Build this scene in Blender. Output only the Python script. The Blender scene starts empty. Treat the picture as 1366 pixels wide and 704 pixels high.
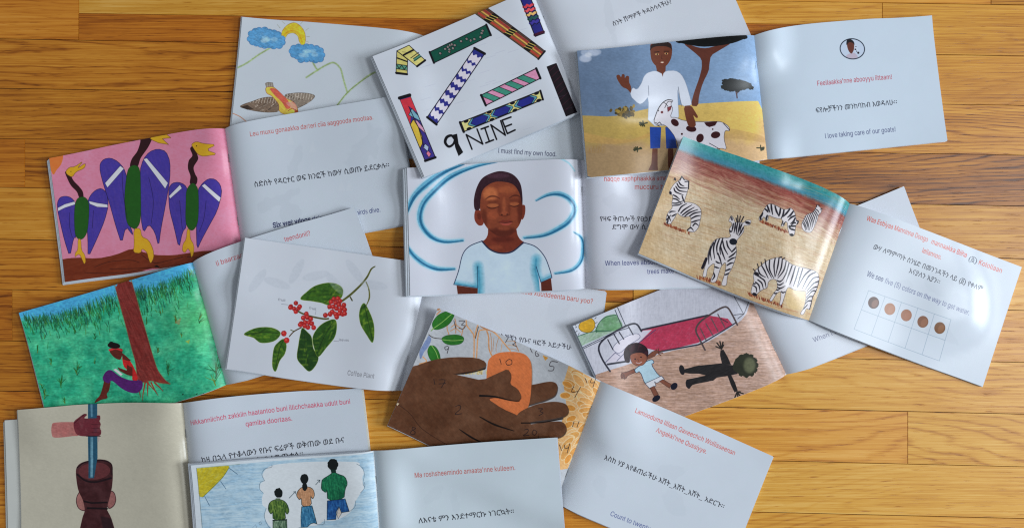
import bpy, bmesh, math, random
import numpy as np
from mathutils import Vector

random.seed(7)
rng = np.random.default_rng(11)

# ------------------------------------------------------------------ camera, light, exposure
CAM_H = 1.0                 # camera height above the floor, metres
MPP = 0.0009                # metres on the floor per photograph pixel
scene = bpy.context.scene
COL = scene.collection

cam_data = bpy.data.cameras.new("camera")
cam_data.sensor_width = 36.0
cam_data.lens = 36.0 * CAM_H / (1366 * MPP)
cam_data.clip_start = 0.02
cam_data.clip_end = 100
cam = bpy.data.objects.new("camera", cam_data)
cam.location = (0, 0, CAM_H)
COL.objects.link(cam)
scene.camera = cam

world = bpy.data.worlds.new("World")
scene.world = world
world.use_nodes = True
bgn = world.node_tree.nodes["Background"]
bgn.inputs[0].default_value = (0.86, 0.93, 1.0, 1)
bgn.inputs[1].default_value = 0.23


def area_lamp(name, loc, target, sx, sy, power, color):
    d = bpy.data.lights.new(name, 'AREA')
    d.shape = 'RECTANGLE'
    d.size, d.size_y = sx, sy
    d.energy = power
    d.color = color
    o = bpy.data.objects.new(name, d)
    o.location = loc
    o.rotation_euler = (Vector(target) - Vector(loc)).to_track_quat('-Z', 'Y').to_euler()
    COL.objects.link(o)
    return o


# a bright window high to the right, and a larger, dimmer one lower on the same side
area_lamp("window_light", (2.48, -0.12, 3.02), (0.50, -0.03, 0.0), 0.90, 0.80, 46, (0.86, 0.94, 1.0))
area_lamp("far_window_light", (3.9, -0.3, 1.9), (0.0, 0.0, 0.0), 1.6, 1.2, 125, (0.82, 0.91, 1.0))

vs = scene.view_settings
vs.view_transform = 'Standard'
vs.look = 'None'
vs.exposure = 0.05
vs.gamma = 1.0
vs.use_curve_mapping = False
scene.cycles.use_denoising = False
scene.cycles.sample_clamp_indirect = 4
scene.cycles.max_bounces = 6
scene.cycles.filter_width = 1.15


def pw(px, py, z=0.0):
    """photograph pixel -> world point at height z"""
    k = MPP * (CAM_H - z) / CAM_H
    return (px - 683.0) * k, (352.0 - py) * k


# ------------------------------------------------------------------ flat print: a small rasteriser
TW, TH = 860, 610
REF = np.array([196, 207, 220], float) / 255.0          # paper as the photograph shows it


def s2l(c):
    c = np.asarray(c, float)
    return np.where(c <= 0.04045, c / 12.92, ((c + 0.055) / 1.055) ** 2.4)


def l2s(c):
    return np.where(c <= 0.0031308, c * 12.92, 1.055 * np.maximum(c, 1e-9) ** (1 / 2.4) - 0.055)


def smooth_pts(pts, closed, n=6):
    p = np.asarray(pts, float)
    N = len(p)
    if N < 3:
        return p
    out = []
    rngi = range(N) if closed else range(N - 1)
    t = np.linspace(0, 1, n, endpoint=False)[:, None]
    for i in rngi:
        if closed:
            a, b, c, d = p[i - 1], p[i], p[(i + 1) % N], p[(i + 2) % N]
        else:
            a = p[max(i - 1, 0)]; b = p[i]; c = p[i + 1]; d = p[min(i + 2, N - 1)]
        out.append(0.5 * ((2 * b) + (-a + c) * t + (2 * a - 5 * b + 4 * c - d) * t ** 2
                          + (-a + 3 * b - 3 * c + d) * t ** 3))
    out = np.concatenate(out)
    if not closed:
        out = np.vstack([out, p[-1]])
    return out


def chaikin(pts, q=.22):
    p = np.asarray(pts, float); n = np.roll(p, -1, 0)
    out = np.empty((2 * len(p), 2))
    out[0::2] = p * (1 - q) + n * q
    out[1::2] = p * q + n * (1 - q)
    return out


_noise_src = np.random.default_rng(5).random((512, 512)).astype(np.float32)


def vnoise(x, y, seed=0):
    x = x + seed * 17.31
    y = y + seed * 5.77
    xi = np.floor(x).astype(int); yi = np.floor(y).astype(int)
    fx = x - xi; fy = y - yi
    fx = fx * fx * (3 - 2 * fx); fy = fy * fy * (3 - 2 * fy)
    s = _noise_src
    a = s[yi % 512, xi % 512]; b = s[yi % 512, (xi + 1) % 512]
    c = s[(yi + 1) % 512, xi % 512]; d = s[(yi + 1) % 512, (xi + 1) % 512]
    return (a * (1 - fx) + b * fx) * (1 - fy) + (c * (1 - fx) + d * fx) * fy


_GY, _GX = np.mgrid[0:TH, 0:TW].astype(np.float32)


def streak(deg, long_=40, short=2.5, seed=0):
    """noise drawn out along a direction: pencil or brush marks, 0..1"""
    a = math.radians(deg)
    x = _GX * math.cos(a) + _GY * math.sin(a)
    y = -_GX * math.sin(a) + _GY * math.cos(a)
    w = vnoise(x / 60, y / 60, seed + 9) * 6
    return 0.6 * vnoise(x / long_, y / short + w * .3, seed) + 0.4 * vnoise(x / (long_ * .4), y / (short * 1.9) + w, seed + 3)


def cloudy(scale=60, seed=0):
    return 0.55 * vnoise(_GX / scale, _GY / scale, seed) + 0.3 * vnoise(_GX / scale * 2.3, _GY / scale * 2.3, seed + 1) \
        + 0.15 * vnoise(_GX / scale * 5, _GY / scale * 5, seed + 2)


_glyph_cache = {}
try:                                                    # the plain sans that ships with Blender
    SANS = bpy.data.fonts.load(bpy.utils.system_resource('DATAFILES', path='fonts') + '/Inter.woff2')
except Exception:
    SANS = None


def glyph_edges(s, bold=0.0):
    key = (s, bold)
    if key in _glyph_cache:
        return _glyph_cache[key]
    cu = bpy.data.curves.new("lettering", 'FONT')
    cu.body = s
    if SANS and ord(max(s)) < 0x1000:
        cu.font = SANS
    cu.size = 1.0
    cu.resolution_u = 3
    cu.offset = bold
    cu.fill_mode = 'BOTH'
    ob = bpy.data.objects.new("lettering", cu)
    COL.objects.link(ob)
    dg = bpy.context.evaluated_depsgraph_get()
    dg.update()
    me = ob.evaluated_get(dg).to_mesh()
    nv = len(me.vertices)
    co = np.empty(nv * 3, np.float32); me.vertices.foreach_get('co', co)
    co = co.reshape(-1, 3)[:, :2]
    ei = np.empty(len(me.loops), np.int32); me.loops.foreach_get('edge_index', ei)
    ev = np.empty(len(me.edges) * 2, np.int32); me.edges.foreach_get('vertices', ev)
    ev = ev.reshape(-1, 2)
    cnt = np.bincount(ei, minlength=len(ev))
    ev = ev[cnt == 1]
    e = np.hstack([co[ev[:, 0]], co[ev[:, 1]]]).astype(float)
    ob.evaluated_get(dg).to_mesh_clear()
    COL.objects.unlink(ob)
    bpy.data.objects.remove(ob)
    bpy.data.curves.remove(cu)
    _glyph_cache[key] = e
    return e


def inv_bilinear(c, P):
    """c: TL,TR,BR,BL ; P (...,2) -> u,v"""
    c = np.asarray(c, float)
    u = np.full(P.shape[:-1], .5); v = np.full(P.shape[:-1], .5)
    for _ in range(7):
        X = (1 - u)[..., None] * (1 - v)[..., None] * c[0] + u[..., None] * (1 - v)[..., None] * c[1] \
            + u[..., None] * v[..., None] * c[2] + (1 - u)[..., None] * v[..., None] * c[3]
        du = (1 - v)[..., None] * (c[1] - c[0]) + v[..., None] * (c[2] - c[3])
        dv = (1 - u)[..., None] * (c[3] - c[0]) + u[..., None] * (c[2] - c[1])
        r = P - X
        det = du[..., 0] * dv[..., 1] - du[..., 1] * dv[..., 0]
        u = np.clip(u + (r[..., 0] * dv[..., 1] - r[..., 1] * dv[..., 0]) / det, -3, 4)
        v = np.clip(v + (du[..., 0] * r[..., 1] - du[..., 1] * r[..., 0]) / det, -3, 4)
    return u, v


class Sheet:
    """one printed page; drawn in photograph coordinates, stored in the page's own"""

    def __init__(self, corners, bg=(196, 207, 220)):
        self.c = corners
        self.a = np.empty((TH, TW, 3), np.float32)
        self.a[:] = np.array(bg, float) / 255
        self.a += (0.012 * (cloudy(90, 3) - .5))[..., None]
        self.o = (0., 0., 1.)
        self.clip = None
        c = np.asarray(corners, float)
        self.k = TW / (0.5 * (np.linalg.norm(c[1] - c[0]) + np.linalg.norm(c[2] - c[3])))

    def src(self, x, y, s):
        self.o = (x, y, s)

    def tex(self, pts):
        p = np.asarray(pts, float).reshape(-1, 2)
        p = p / self.o[2] + np.array(self.o[:2])
        u, v = inv_bilinear(self.c, p)
        return np.stack([u * TW, v * TH], -1)

    def _blend(self, y0, y1, x0, x1, cov, col, alpha, tex):
        if self.clip is not None:
            cov = cov * self.clip[y0:y1, x0:x1]
        al = cov * alpha
        if tex is not None:
            al = al * np.clip(tex[y0:y1, x0:x1], 0, 1)
        al = al[..., None]
        if callable(col):
            cc = col(y0, y1, x0, x1)
        else:
            cc = np.array(col, np.float32) / 255
        reg = self.a[y0:y1, x0:x1]
        self.a[y0:y1, x0:x1] = reg * (1 - al) + cc * al

    def _cov(self, e, ss=3):
        x0 = max(int(e[:, [0, 2]].min()) - 1, 0); x1 = min(int(e[:, [0, 2]].max()) + 2, TW)
        y0 = max(int(e[:, [1, 3]].min()) - 1, 0); y1 = min(int(e[:, [1, 3]].max()) + 2, TH)
        if x1 <= x0 or y1 <= y0:
            return None
        cov = np.zeros((y1 - y0, x1 - x0), np.float32)
        idx = np.arange(x0, x1, dtype=np.float32)
        xa, ya, xb, yb = e.T
        for j in range(y1 - y0):
            for s in range(ss):
                y = y0 + j + (s + .5) / ss
                m = (ya <= y) != (yb <= y)
                if not m.any():
                    continue
                t = (y - ya[m]) / (yb[m] - ya[m])
                xs = np.sort(xa[m] + t * (xb[m] - xa[m]))
                cl = np.clip(xs[:, None] - idx[None, :], 0, 1)
                sg = np.where(np.arange(len(xs)) % 2 == 0, -1., 1.)
                cov[j] += (cl * sg[:, None]).sum(0)
        return y0, y1, x0, x1, np.clip(cov / ss, 0, 1)

    @staticmethod
    def _edges(t):
        return np.hstack([t, np.roll(t, -1, 0)])

    def poly(self, pts, col, alpha=1., tex=None, sm=False, outline=None, ow=.6, soft=0):
        if sm:
            pts = smooth_pts(pts, True)
        elif 9 <= len(pts) <= 60:
            pts = chaikin(pts)
        t = self.tex(pts)
        r = self._cov(self._edges(t), 2)
        if r is not None:
            y0, y1, x0, x1, cov = r
            if soft:
                n = int(soft * self.k)
                Y0, Y1, X0, X1 = max(y0 - n, 0), min(y1 + n, TH), max(x0 - n, 0), min(x1 + n, TW)
                big = np.zeros((Y1 - Y0, X1 - X0), np.float32)
                big[y0 - Y0:y1 - Y0, x0 - X0:x1 - X0] = cov
                kk = np.hanning(2 * (n // 2) + 3); kk /= kk.sum()
                big = np.apply_along_axis(lambda r_: np.convolve(r_, kk, 'same'), 0, big)
                big = np.apply_along_axis(lambda r_: np.convolve(r_, kk, 'same'), 1, big)
                y0, y1, x0, x1, cov = Y0, Y1, X0, X1, big
            self._blend(y0, y1, x0, x1, cov, col, alpha, tex)
        if outline is not None:
            self.line(list(map(tuple, pts)) + [tuple(pts[0])], ow, outline)

    def setclip(self, pts=None, sm=False):
        if pts is None:
            self.clip = None
            return
        if sm:
            pts = smooth_pts(pts, True)
        self.clip = None
        m = np.zeros((TH, TW), np.float32)
        r = self._cov(self._edges(self.tex(pts)), 2)
        if r is not None:
            m[r[0]:r[1], r[2]:r[3]] = r[4]
        self.clip = m

    def line(self, pts, w, col, alpha=1., sm=False, tex=None, soft=0.5, jit=0):
        """w in photograph pixels: one number, or one per point"""
        pts = np.asarray(pts, float)
        if jit:
            pts = pts + rng.normal(0, jit, pts.shape)
        ws = np.full(len(pts), w, float) if np.isscalar(w) else np.interp(np.linspace(0, 1, len(pts)), np.linspace(0, 1, len(w)), w)
        if sm and len(pts) > 2:
            q = smooth_pts(pts, False)
            ws = np.interp(np.linspace(0, 1, len(q)), np.linspace(0, 1, len(pts)), ws)
            pts = q
        t = self.tex(pts)
        ws = ws * self.k / 2
        pad = ws.max() + 2 + soft * self.k
        x0 = max(int(t[:, 0].min() - pad), 0); x1 = min(int(t[:, 0].max() + pad) + 1, TW)
        y0 = max(int(t[:, 1].min() - pad), 0); y1 = min(int(t[:, 1].max() + pad) + 1, TH)
        if x1 <= x0 or y1 <= y0:
            return
        m = np.zeros((y1 - y0, x1 - x0), np.float32)
        f = max(soft * self.k * .5, .7)
        for i in range(len(t) - 1):
            a, b = t[i], t[i + 1]
            pd = max(ws[i], ws[i + 1]) + f + 1
            X0 = max(int(min(a[0], b[0]) - pd), x0); X1 = min(int(max(a[0], b[0]) + pd) + 2, x1)
            Y0 = max(int(min(a[1], b[1]) - pd), y0); Y1 = min(int(max(a[1], b[1]) + pd) + 2, y1)
            if X1 <= X0 or Y1 <= Y0:
                continue
            gx = _GX[Y0:Y1, X0:X1] + .5 - a[0]; gy = _GY[Y0:Y1, X0:X1] + .5 - a[1]
            dx, dy = b - a
            L2 = dx * dx + dy * dy + 1e-9
            s = np.clip((gx * dx + gy * dy) / L2, 0, 1)
            d = np.hypot(gx - s * dx, gy - s * dy)
            r = ws[i] + (ws[i + 1] - ws[i]) * s
            c = np.clip((r - d) / (2 * f) + .5, 0, 1)
            sub = m[Y0 - y0:Y1 - y0, X0 - x0:X1 - x0]
            np.maximum(sub, c, out=sub)
        self._blend(y0, y1, x0, x1, m, col, alpha, tex)

    def lines(self, segs, w, col, **k):
        for s in segs:
            self.line(s, w, col, **k)

    def ell(self, cx, cy, rx, ry, col, rot=0, alpha=1., tex=None, outline=None, ow=.6, soft=0, rough=0):
        n = 28
        a = np.linspace(0, 2 * math.pi, n, endpoint=False)
        q = 1 + (rng.normal(0, rough, n) if rough else 0)
        x = rx * q * np.cos(a); y = ry * q * np.sin(a)
        r = math.radians(rot)
        pts = np.stack([cx + x * math.cos(r) - y * math.sin(r), cy + x * math.sin(r) + y * math.cos(r)], -1)
        self.poly(pts, col, alpha, tex, outline=outline, ow=ow, soft=soft)

    def text(self, s, p0, p1, cap, col, bold=0., alpha=1.):
        """baseline from p0 to p1 (current source units), cap height in photograph pixels"""
        e = glyph_edges(s, bold)
        if not len(e):
            return
        w = e[:, [0, 2]].max()
        p0 = np.array(p0, float) / self.o[2] + np.array(self.o[:2])
        p1 = np.array(p1, float) / self.o[2] + np.array(self.o[:2])
        d = p1 - p0
        L = np.hypot(*d); ex = d / L; ey = np.array([ex[1], -ex[0]])
        sx = L / w; hgt = glyph_edges("H" if ord(max(s)) < 4000 else "ለ", 0.)[:, [1, 3]].max()
        sy = cap * (1.26 if ord(max(s)) < 4000 else 1.08) / hgt
        o, self.o = self.o, (0, 0, 1)
        A = p0 + np.outer(e[:, 0] * sx, ex) + np.outer(e[:, 1] * sy, ey)
        B = p0 + np.outer(e[:, 2] * sx, ex) + np.outer(e[:, 3] * sy, ey)
        tt = np.hstack([self.tex(A), self.tex(B)])
        self.o = o
        r = self._cov(tt, 3)
        if r is not None:
            self._blend(*r[:4], r[4], col, alpha, None)

    def ghost(self, n=5, seed=0, amt=.035):
        """the print on the back of the leaf showing faintly through the paper"""
        r = np.random.default_rng(seed)
        m = np.zeros((TH, TW), np.float32)
        for _ in range(n):
            cx, cy = r.uniform(.15, .85) * TW, r.uniform(.2, .85) * TH
            rx, ry, a = r.uniform(40, 120), r.uniform(20, 60), r.uniform(0, 3)
            X = (_GX - cx) * math.cos(a) + (_GY - cy) * math.sin(a)
            Y = -(_GX - cx) * math.sin(a) + (_GY - cy) * math.cos(a)
            d = np.sqrt((X / rx) ** 2 + (Y / ry) ** 2) + (cloudy(50, seed) - .5) * 1.2
            m = np.maximum(m, np.clip((1 - d) * 6, 0, 1))
        self.a -= (m * amt * .5)[..., None]

    def grain(self, bg, amt=1.0, ang=20):
        """tooth of the paper and unevenness of paint and pencil, where something is printed"""
        b = np.array(bg, np.float32) / 255
        w = np.clip(np.abs(self.a - b).max(-1) * 5, 0, 1)
        n = (cloudy(9, 31) - .5) * .20 + (streak(ang, 16, 2.2, 33) - .5) * .22 + (cloudy(45, 35) - .5) * .16
        self.a *= (1 + amt * w * n)[..., None]

    def image(self, name, tint=(1, 1, 1)):
        # the print's own colour = colour in the photograph / colour of the paper there
        a = np.clip(self.a, 0.0, 1.0)
        lin = (s2l(a) / s2l(REF)) ** 1.12 * np.array([.71, .75, .81])     # bright, slightly blue-white stock
        lin = np.clip(lin * np.array(tint), 0.002, 0.88)
        enc = l2s(lin)
        out = np.ones((TH, TW, 4), np.float32)
        out[..., :3] = enc[::-1]
        img = bpy.data.images.new(name, TW, TH, alpha=False)
        img.pixels.foreach_set(out.ravel())
        img.pack()
        return img

# ------------------------------------------------------------------ the prints, page by page
INK = (42, 42, 50)
RED = (190, 74, 66)
NAVY = (62, 70, 120)


def art_clouds(p):
    p.src(300, 0, 3.519)
    green = (150, 178, 112)
    for w, al in ((3.2, .25), (1.5, .7)):
        p.line([(68, 322), (110, 300), (160, 265), (215, 232)], w, green, al, sm=True)
        p.line([(412, 292), (425, 318), (438, 336)], w, green, al, sm=True)
        p.line([(385, 368), (430, 340), (480, 312), (515, 303), (545, 330), (560, 380), (578, 438)], w, green, al, sm=True)
        p.line([(526, 502), (578, 440), (640, 390), (705, 350), (800, 330)], w, green, al, sm=True)
    p.line([(526, 502), (578, 438), (640, 392), (705, 352)], .5, (110, 130, 80), .8, sm=True)
    p.line([(40, 535), (75, 550), (108, 576)], 1.2, (190, 130, 100), .8, sm=True)
    p.poly([(413, 520), (440, 512), (470, 508), (500, 512)], (110, 140, 190), .8)
    # crescent sun
    p.poly([(268, 182), (275, 150), (300, 125), (330, 118), (358, 135), (377, 165), (380, 205), (368, 222), (352, 205), (345, 180), (325, 165), (300, 168), (285, 185)],
           (226, 200, 62), sm=True, tex=.8 + .4 * cloudy(30), outline=(170, 130, 60), ow=.5)
    p.line([(276, 178), (300, 158), (330, 155), (352, 175), (366, 212)], 2.2, (238, 168, 40), .6, sm=True)
    for a, b in (((272, 110), (285, 122)), ((368, 112), (358, 125)), ((395, 145), (382, 155)), ((400, 183), (386, 182)), ((395, 208), (385, 205)), ((250, 125), (262, 140)), ((325, 98), (325, 110))):
        p.line([a, b], .8, (170, 175, 170))
    for pts in ([(112, 190), (118, 160), (140, 145), (160, 140), (190, 138), (215, 150), (240, 155), (262, 165), (284, 190), (285, 212), (270, 230), (240, 232), (215, 225), (190, 228), (170, 222), (145, 215), (125, 208)],
                [(306, 245), (315, 228), (340, 222), (365, 228), (385, 222), (410, 225), (440, 232), (462, 245), (470, 270), (462, 292), (435, 298), (412, 290), (385, 292), (355, 295), (335, 275), (315, 265)]):
        c = np.mean(pts, 0)
        ring_ = [(c[0] + (x - c[0]) * .84, c[1] + (y - c[1]) * .80) for x, y in pts]
        for x, y in ring_:
            p.ell(x, y, 16, 14, (96, 160, 210), outline=(84, 120, 170), ow=.5)
        p.poly([(c[0] + (x - c[0]) * .93, c[1] + (y - c[1]) * .9) for x, y in pts], (100, 164, 214), sm=True, tex=.75 + .5 * cloudy(24, 3))
        for k in range(6):
            p.ell(c[0] + rng.uniform(-45, 45), c[1] + rng.uniform(-14, 14), 16, 10, (170, 208, 232), alpha=.5, soft=2)
    # bird
    wl = [(78, 505), (95, 492), (130, 480), (170, 465), (210, 458), (240, 465), (262, 490), (258, 520), (220, 528), (170, 526), (120, 518)]
    wr = [(285, 450), (320, 440), (360, 438), (400, 442), (424, 452), (412, 470), (385, 488), (350, 505), (330, 510), (300, 490)]
    for w_, c_ in ((wl, (128, 112, 100)), (wr, (150, 140, 130))):
        p.poly(w_, c_, sm=True, outline=(90, 78, 70), ow=.5)
        p.setclip(w_, sm=True)
        for k in range(60):
            x = rng.uniform(80, 420); y = rng.uniform(440, 525)
            p.line([(x, y), (x - 12, y + rng.uniform(5, 12))], .7, random.choice([(90, 76, 66), (215, 205, 195), (60, 52, 48), (170, 160, 150)]), .8)
        for k in range(26):
            x = 90 + k * 13
            p.line([(x, 440 if x > 280 else 462), (x - 6, 468 if x > 280 else 485)], .6, (225, 220, 212), .8)
        p.setclip()
    p.poly([(78, 505), (110, 496), (140, 515), (110, 518)], (60, 50, 46), .8)
    p.poly([(193, 395), (205, 390), (228, 392), (232, 412), (222, 425), (200, 420)], (170, 165, 158), outline=(110, 100, 95), ow=.4)
    for x in (200, 208, 217, 225):
        p.line([(x, 392), (x + 1, 420)], .4, (100, 92, 88))
    p.poly([(197, 415), (230, 412), (260, 435), (290, 462), (325, 480), (342, 505), (345, 530), (320, 537), (280, 535), (258, 520), (255, 490), (225, 455), (200, 440)], (222, 196, 92), sm=True, outline=(150, 90, 80), ow=.5)
    p.poly([(215, 420), (245, 422), (275, 450), (300, 475), (310, 505), (292, 510), (270, 480), (240, 452)], (205, 92, 92), .85, sm=True)
    p.poly([(290, 485), (320, 478), (340, 500), (335, 520), (312, 505)], (222, 150, 150), .8, sm=True)
    p.line([(300, 520), (318, 508), (335, 515)], .8, (150, 60, 60))
    p.poly([(330, 518), (345, 515), (345, 537), (330, 535)], (150, 60, 50), .8)


def strip(p, a, b, c, d, col, ends=True):
    p.poly([a, b, c, d], col, outline=INK, ow=.8)


def lerp(a, b, t):
    return (a[0] + (b[0] - a[0]) * t, a[1] + (b[1] - a[1]) * t)


def quad(a, b, c, d, u, v):
    """a b along the top, d c along the bottom"""
    return lerp(lerp(a, b, u), lerp(d, c, u), v)


def qp(Q, pts):
    return [quad(*Q, u, v) for u, v in pts]


def art_nine(p):
    p.src(490, 0, 2.933)
    dk = (24, 22, 30)
    # small folded scarf
    Q = [(112, 222), (152, 240), (160, 240), (158, 298), (115, 294)]
    p.poly([(118, 205), (160, 238), (158, 298), (115, 294)], (200, 196, 122), outline=dk, ow=.8)
    p.poly([(118, 205), (165, 182), (228, 240), (198, 266), (160, 236)], (206, 202, 130), outline=dk, ow=.8)
    p.line([(118, 232), (158, 246)], 1.6, dk); p.line([(138, 208), (178, 212)], 0.1, dk)
    p.line([(145, 220), (182, 200)], 2.2, dk)
    p.poly([(117, 256), (158, 262), (158, 278), (116, 274)], (90, 150, 130)); p.line([(117, 256), (158, 262)], .7, dk); p.line([(116, 274), (158, 280)], .7, dk)
    p.line([(117, 258), (127, 274), (137, 260), (147, 277), (157, 263)], .8, dk)
    p.line([(115, 290), (158, 295)], 2.4, dk)
    p.poly([(182, 236), (206, 218), (214, 226), (188, 245)], (90, 150, 130)); p.line([(172, 232), (202, 210)], .8, dk)
    p.line([(184, 244), (212, 224)], .8, dk); p.line([(182, 234), (206, 218)], .8, dk)
    p.line([(196, 264), (228, 240)], 2.4, dk)
    # dark green strip
    g = [(245, 208), (466, 104), (484, 145), (262, 250)]
    p.poly(g, (24, 88, 74), outline=dk, ow=1)
    p.line([g[0], g[3]], 2.6, dk); p.line([g[1], g[2]], 2.6, dk)
    for k in range(16):
        x, y = quad(*g, rng.uniform(.08, .93), rng.uniform(.2, .8))
        p.ell(x, y, 6, 5, (120, 150, 140), rng.uniform(0, 90), outline=dk, ow=.6)
        p.ell(x + 1, y, 3, 2.5, (150, 110, 120))
    # blue and white strip
    b = [(236, 462), (420, 194), (460, 216), (272, 490)]
    p.poly(b, (52, 56, 138), outline=dk, ow=1)
    for u in np.linspace(.1, .9, 8):
        w = .035 + .02 * rng.random()
        up = [(u - w + .015 * math.sin(v * 17 + u * 9), v) for v in np.linspace(.04, .96, 9)]
        dn = [(u + w * .6 + .018 * math.sin(v * 15 + 1), v) for v in np.linspace(.96, .04, 9)]
        p.poly(qp(b, up + dn), (216, 210, 224))
    p.line([b[0], b[3]], 3, dk); p.line([b[1], b[2]], 3.2, dk)
    # red / sun strip at the left
    r = [(128, 388), (168, 376), (268, 618), (228, 632)]
    p.poly(r, (66, 58, 140), outline=dk, ow=1)
    p.poly(qp(r, [(0, .03), (1, .03), (1, .28), (.55, .16), (.35, .3), (0, .42)]), (196, 62, 78))
    p.poly(qp(r, [(.2, .28), (.7, .2), (1, .33), (1, .42), (.55, .34)]), (120, 170, 190), outline=dk, ow=.6)
    p.poly(qp(r, [(0, .42), (.45, .36), (.62, .5), (.6, .65), (.35, .75), (0, .8)]), (214, 186, 78), outline=dk, ow=.7)
    p.poly(qp(r, [(.45, .36), (.75, .4), (1, .52), (1, .62), (.62, .5)]), (205, 160, 190), outline=dk, ow=.6)
    p.poly(qp(r, [(.3, .8), (.6, .76), (.8, .82), (.55, .88)]), (170, 190, 220), outline=dk, ow=.5)
    p.poly(qp(r, [(.35, .9), (.6, .87), (.75, .93), (.45, .97)]), (222, 130, 160), outline=dk, ow=.5)
    p.line([r[0], r[1]], 4, dk); p.line([r[3], r[2]], 3, dk)
    p.line(qp(r, [(.5, .16), (.6, .5), (.4, .8)]), .8, dk)
    # pink and green stripes
    k_ = [(446, 376), (660, 276), (676, 314), (464, 416)]
    p.poly(k_, (208, 150, 184), outline=dk, ow=1)
    for u in (.1, .32, .54, .76):
        p.poly(qp(k_, [(u - .12, 0), (u, 0), (u + .17, 1), (u + .05, 1)]), (72, 148, 132), outline=dk, ow=.6)
    p.line([k_[0], k_[3]], 3, dk); p.line([k_[1], k_[2]], 3, dk)
    p.line([k_[0], k_[1], k_[2], k_[3], k_[0]], .9, dk)
    # blue diamonds
    d = [(364, 482), (676, 362), (686, 396), (378, 518)]
    p.poly(d, (222, 212, 150), outline=dk, ow=1)
    for u in (.22, .5, .8):
        p.poly(qp(d, [(u - .15, .5), (u - .08, .05), (u + .08, .05), (u + .15, .5), (u + .08, .95), (u - .08, .95)]), (96, 160, 180), outline=dk, ow=.7)
        p.poly(qp(d, [(u - .11, .5), (u - .06, .1), (u + .06, .1), (u + .11, .5), (u + .06, .9), (u - .06, .9)]), (44, 52, 140), outline=dk, ow=.5)
    for u in (.07, .36, .65, .95):
        p.ell(*quad(*d, u, .1), 10, 6, dk, -20); p.ell(*quad(*d, u, .92), 10, 6, dk, -20)
        p.ell(*quad(*d, u, .5), 3, 3, (220, 200, 90))
    p.line([d[0], d[3]], 3.4, dk); p.line([d[1], d[2]], 2.6, dk)
    p.line([d[0], d[1], d[2], d[3], d[0]], .9, dk)
    # black strip right
    p.poly([(702, 270), (738, 254), (818, 442), (776, 460)], (28, 16, 26), outline=(16, 12, 18), ow=1)
    for t in np.linspace(.1, .9, 8):
        a = lerp((702, 270), (776, 460), t); c = lerp((738, 254), (818, 442), t - .08)
        p.line([a, c], .6, (78, 30, 50), .8)
    # long striped strip, top
    s = [(425, 62), (470, 40), (694, 208), (668, 240)]
    p.poly(s, (158, 84, 66), outline=dk, ow=.9)
    for v, c_, w in ((.12, (70, 66, 60), 1.8), (.3, (150, 60, 60), 1.6), (.5, (208, 178, 96), 1.6), (.62, (110, 110, 60), 1), (.78, (178, 70, 60), 1.8), (.93, (110, 84, 60), 1.4)):
        p.line([lerp(s[1], s[0], v), lerp(s[2], s[3], v)], w, c_)
    for t in (.12, .44, .76):
        q = [lerp(s[0], s[3], t), lerp(s[1], s[2], t), lerp(s[1], s[2], t + .09), lerp(s[0], s[3], t + .09)]
        p.poly(q, (34, 30, 28))
        for v in (.2, .45, .7):
            p.line([lerp(q[0], q[1], v), lerp(q[3], q[2], v + .15)], .9, (214, 196, 110))
    p.line([s[2], s[3]], 2.2, dk)
    # blue wave strip at the corner
    t = [(578, -45), (618, -55), (692, 136), (656, 152)]
    p.poly(t, (44, 46, 124), outline=dk, ow=1)
    for v, c_ in ((.1, (60, 90, 60)), (.22, (200, 80, 90)), (.42, (196, 72, 84)), (.5, (214, 90, 96)), (.58, (210, 178, 110)), (.66, (40, 90, 84)), (.74, (66, 60, 150))):
        p.line([quad(*t, u, v + .02 * math.sin(u * 12)) for u in np.linspace(0, 1, 6)], 3, c_)
        p.line([quad(*t, u, v + .04 + .02 * math.sin(u * 12)) for u in np.linspace(0, 1, 6)], .7, dk)
    p.line([quad(*t, 0, .97), quad(*t, 1, .97)], 3, (70, 24, 50))
    p.line([t[0], t[1], t[2], t[3], t[0]], .9, dk)
    # hand lettered 9 NINE
    ink = (20, 20, 26)
    p.line([(342, 545), (330, 533), (312, 540), (306, 560), (320, 576), (338, 565), (346, 540)], [3.2, 3.0, 3.6, 3.6, 3.0, 2.6, 3.0], ink, sm=True)
    p.poly([(336, 530), (352, 526), (358, 565), (376, 598), (358, 613), (345, 580)], ink, sm=False)
    W = 2.0
    p.line([(410, 586), (388, 530)], W, ink); p.line([(388, 530), (452, 566)], W, ink); p.line([(452, 566), (430, 508)], W, ink)
    p.line([(446, 508), (474, 498)], W, ink); p.line([(460, 503), (478, 556)], W, ink); p.line([(464, 562), (494, 550)], W, ink)
    p.line([(506, 548), (484, 492)], W, ink); p.line([(484, 492), (540, 532)], W, ink); p.line([(540, 532), (522, 476)], W, ink)
    p.line([(548, 526), (528, 474)], W, ink); p.line([(528, 474), (562, 462)], W, ink); p.line([(538, 500), (564, 490)], W, ink); p.line([(548, 526), (578, 512)], W, ink)
    for k in range(40):
        x, y = rng.uniform(60, 800), rng.uniform(60, 600)
        p.line([(x, y), (x + 40, y - 12)], .5, (150, 155, 185), .25)


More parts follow.
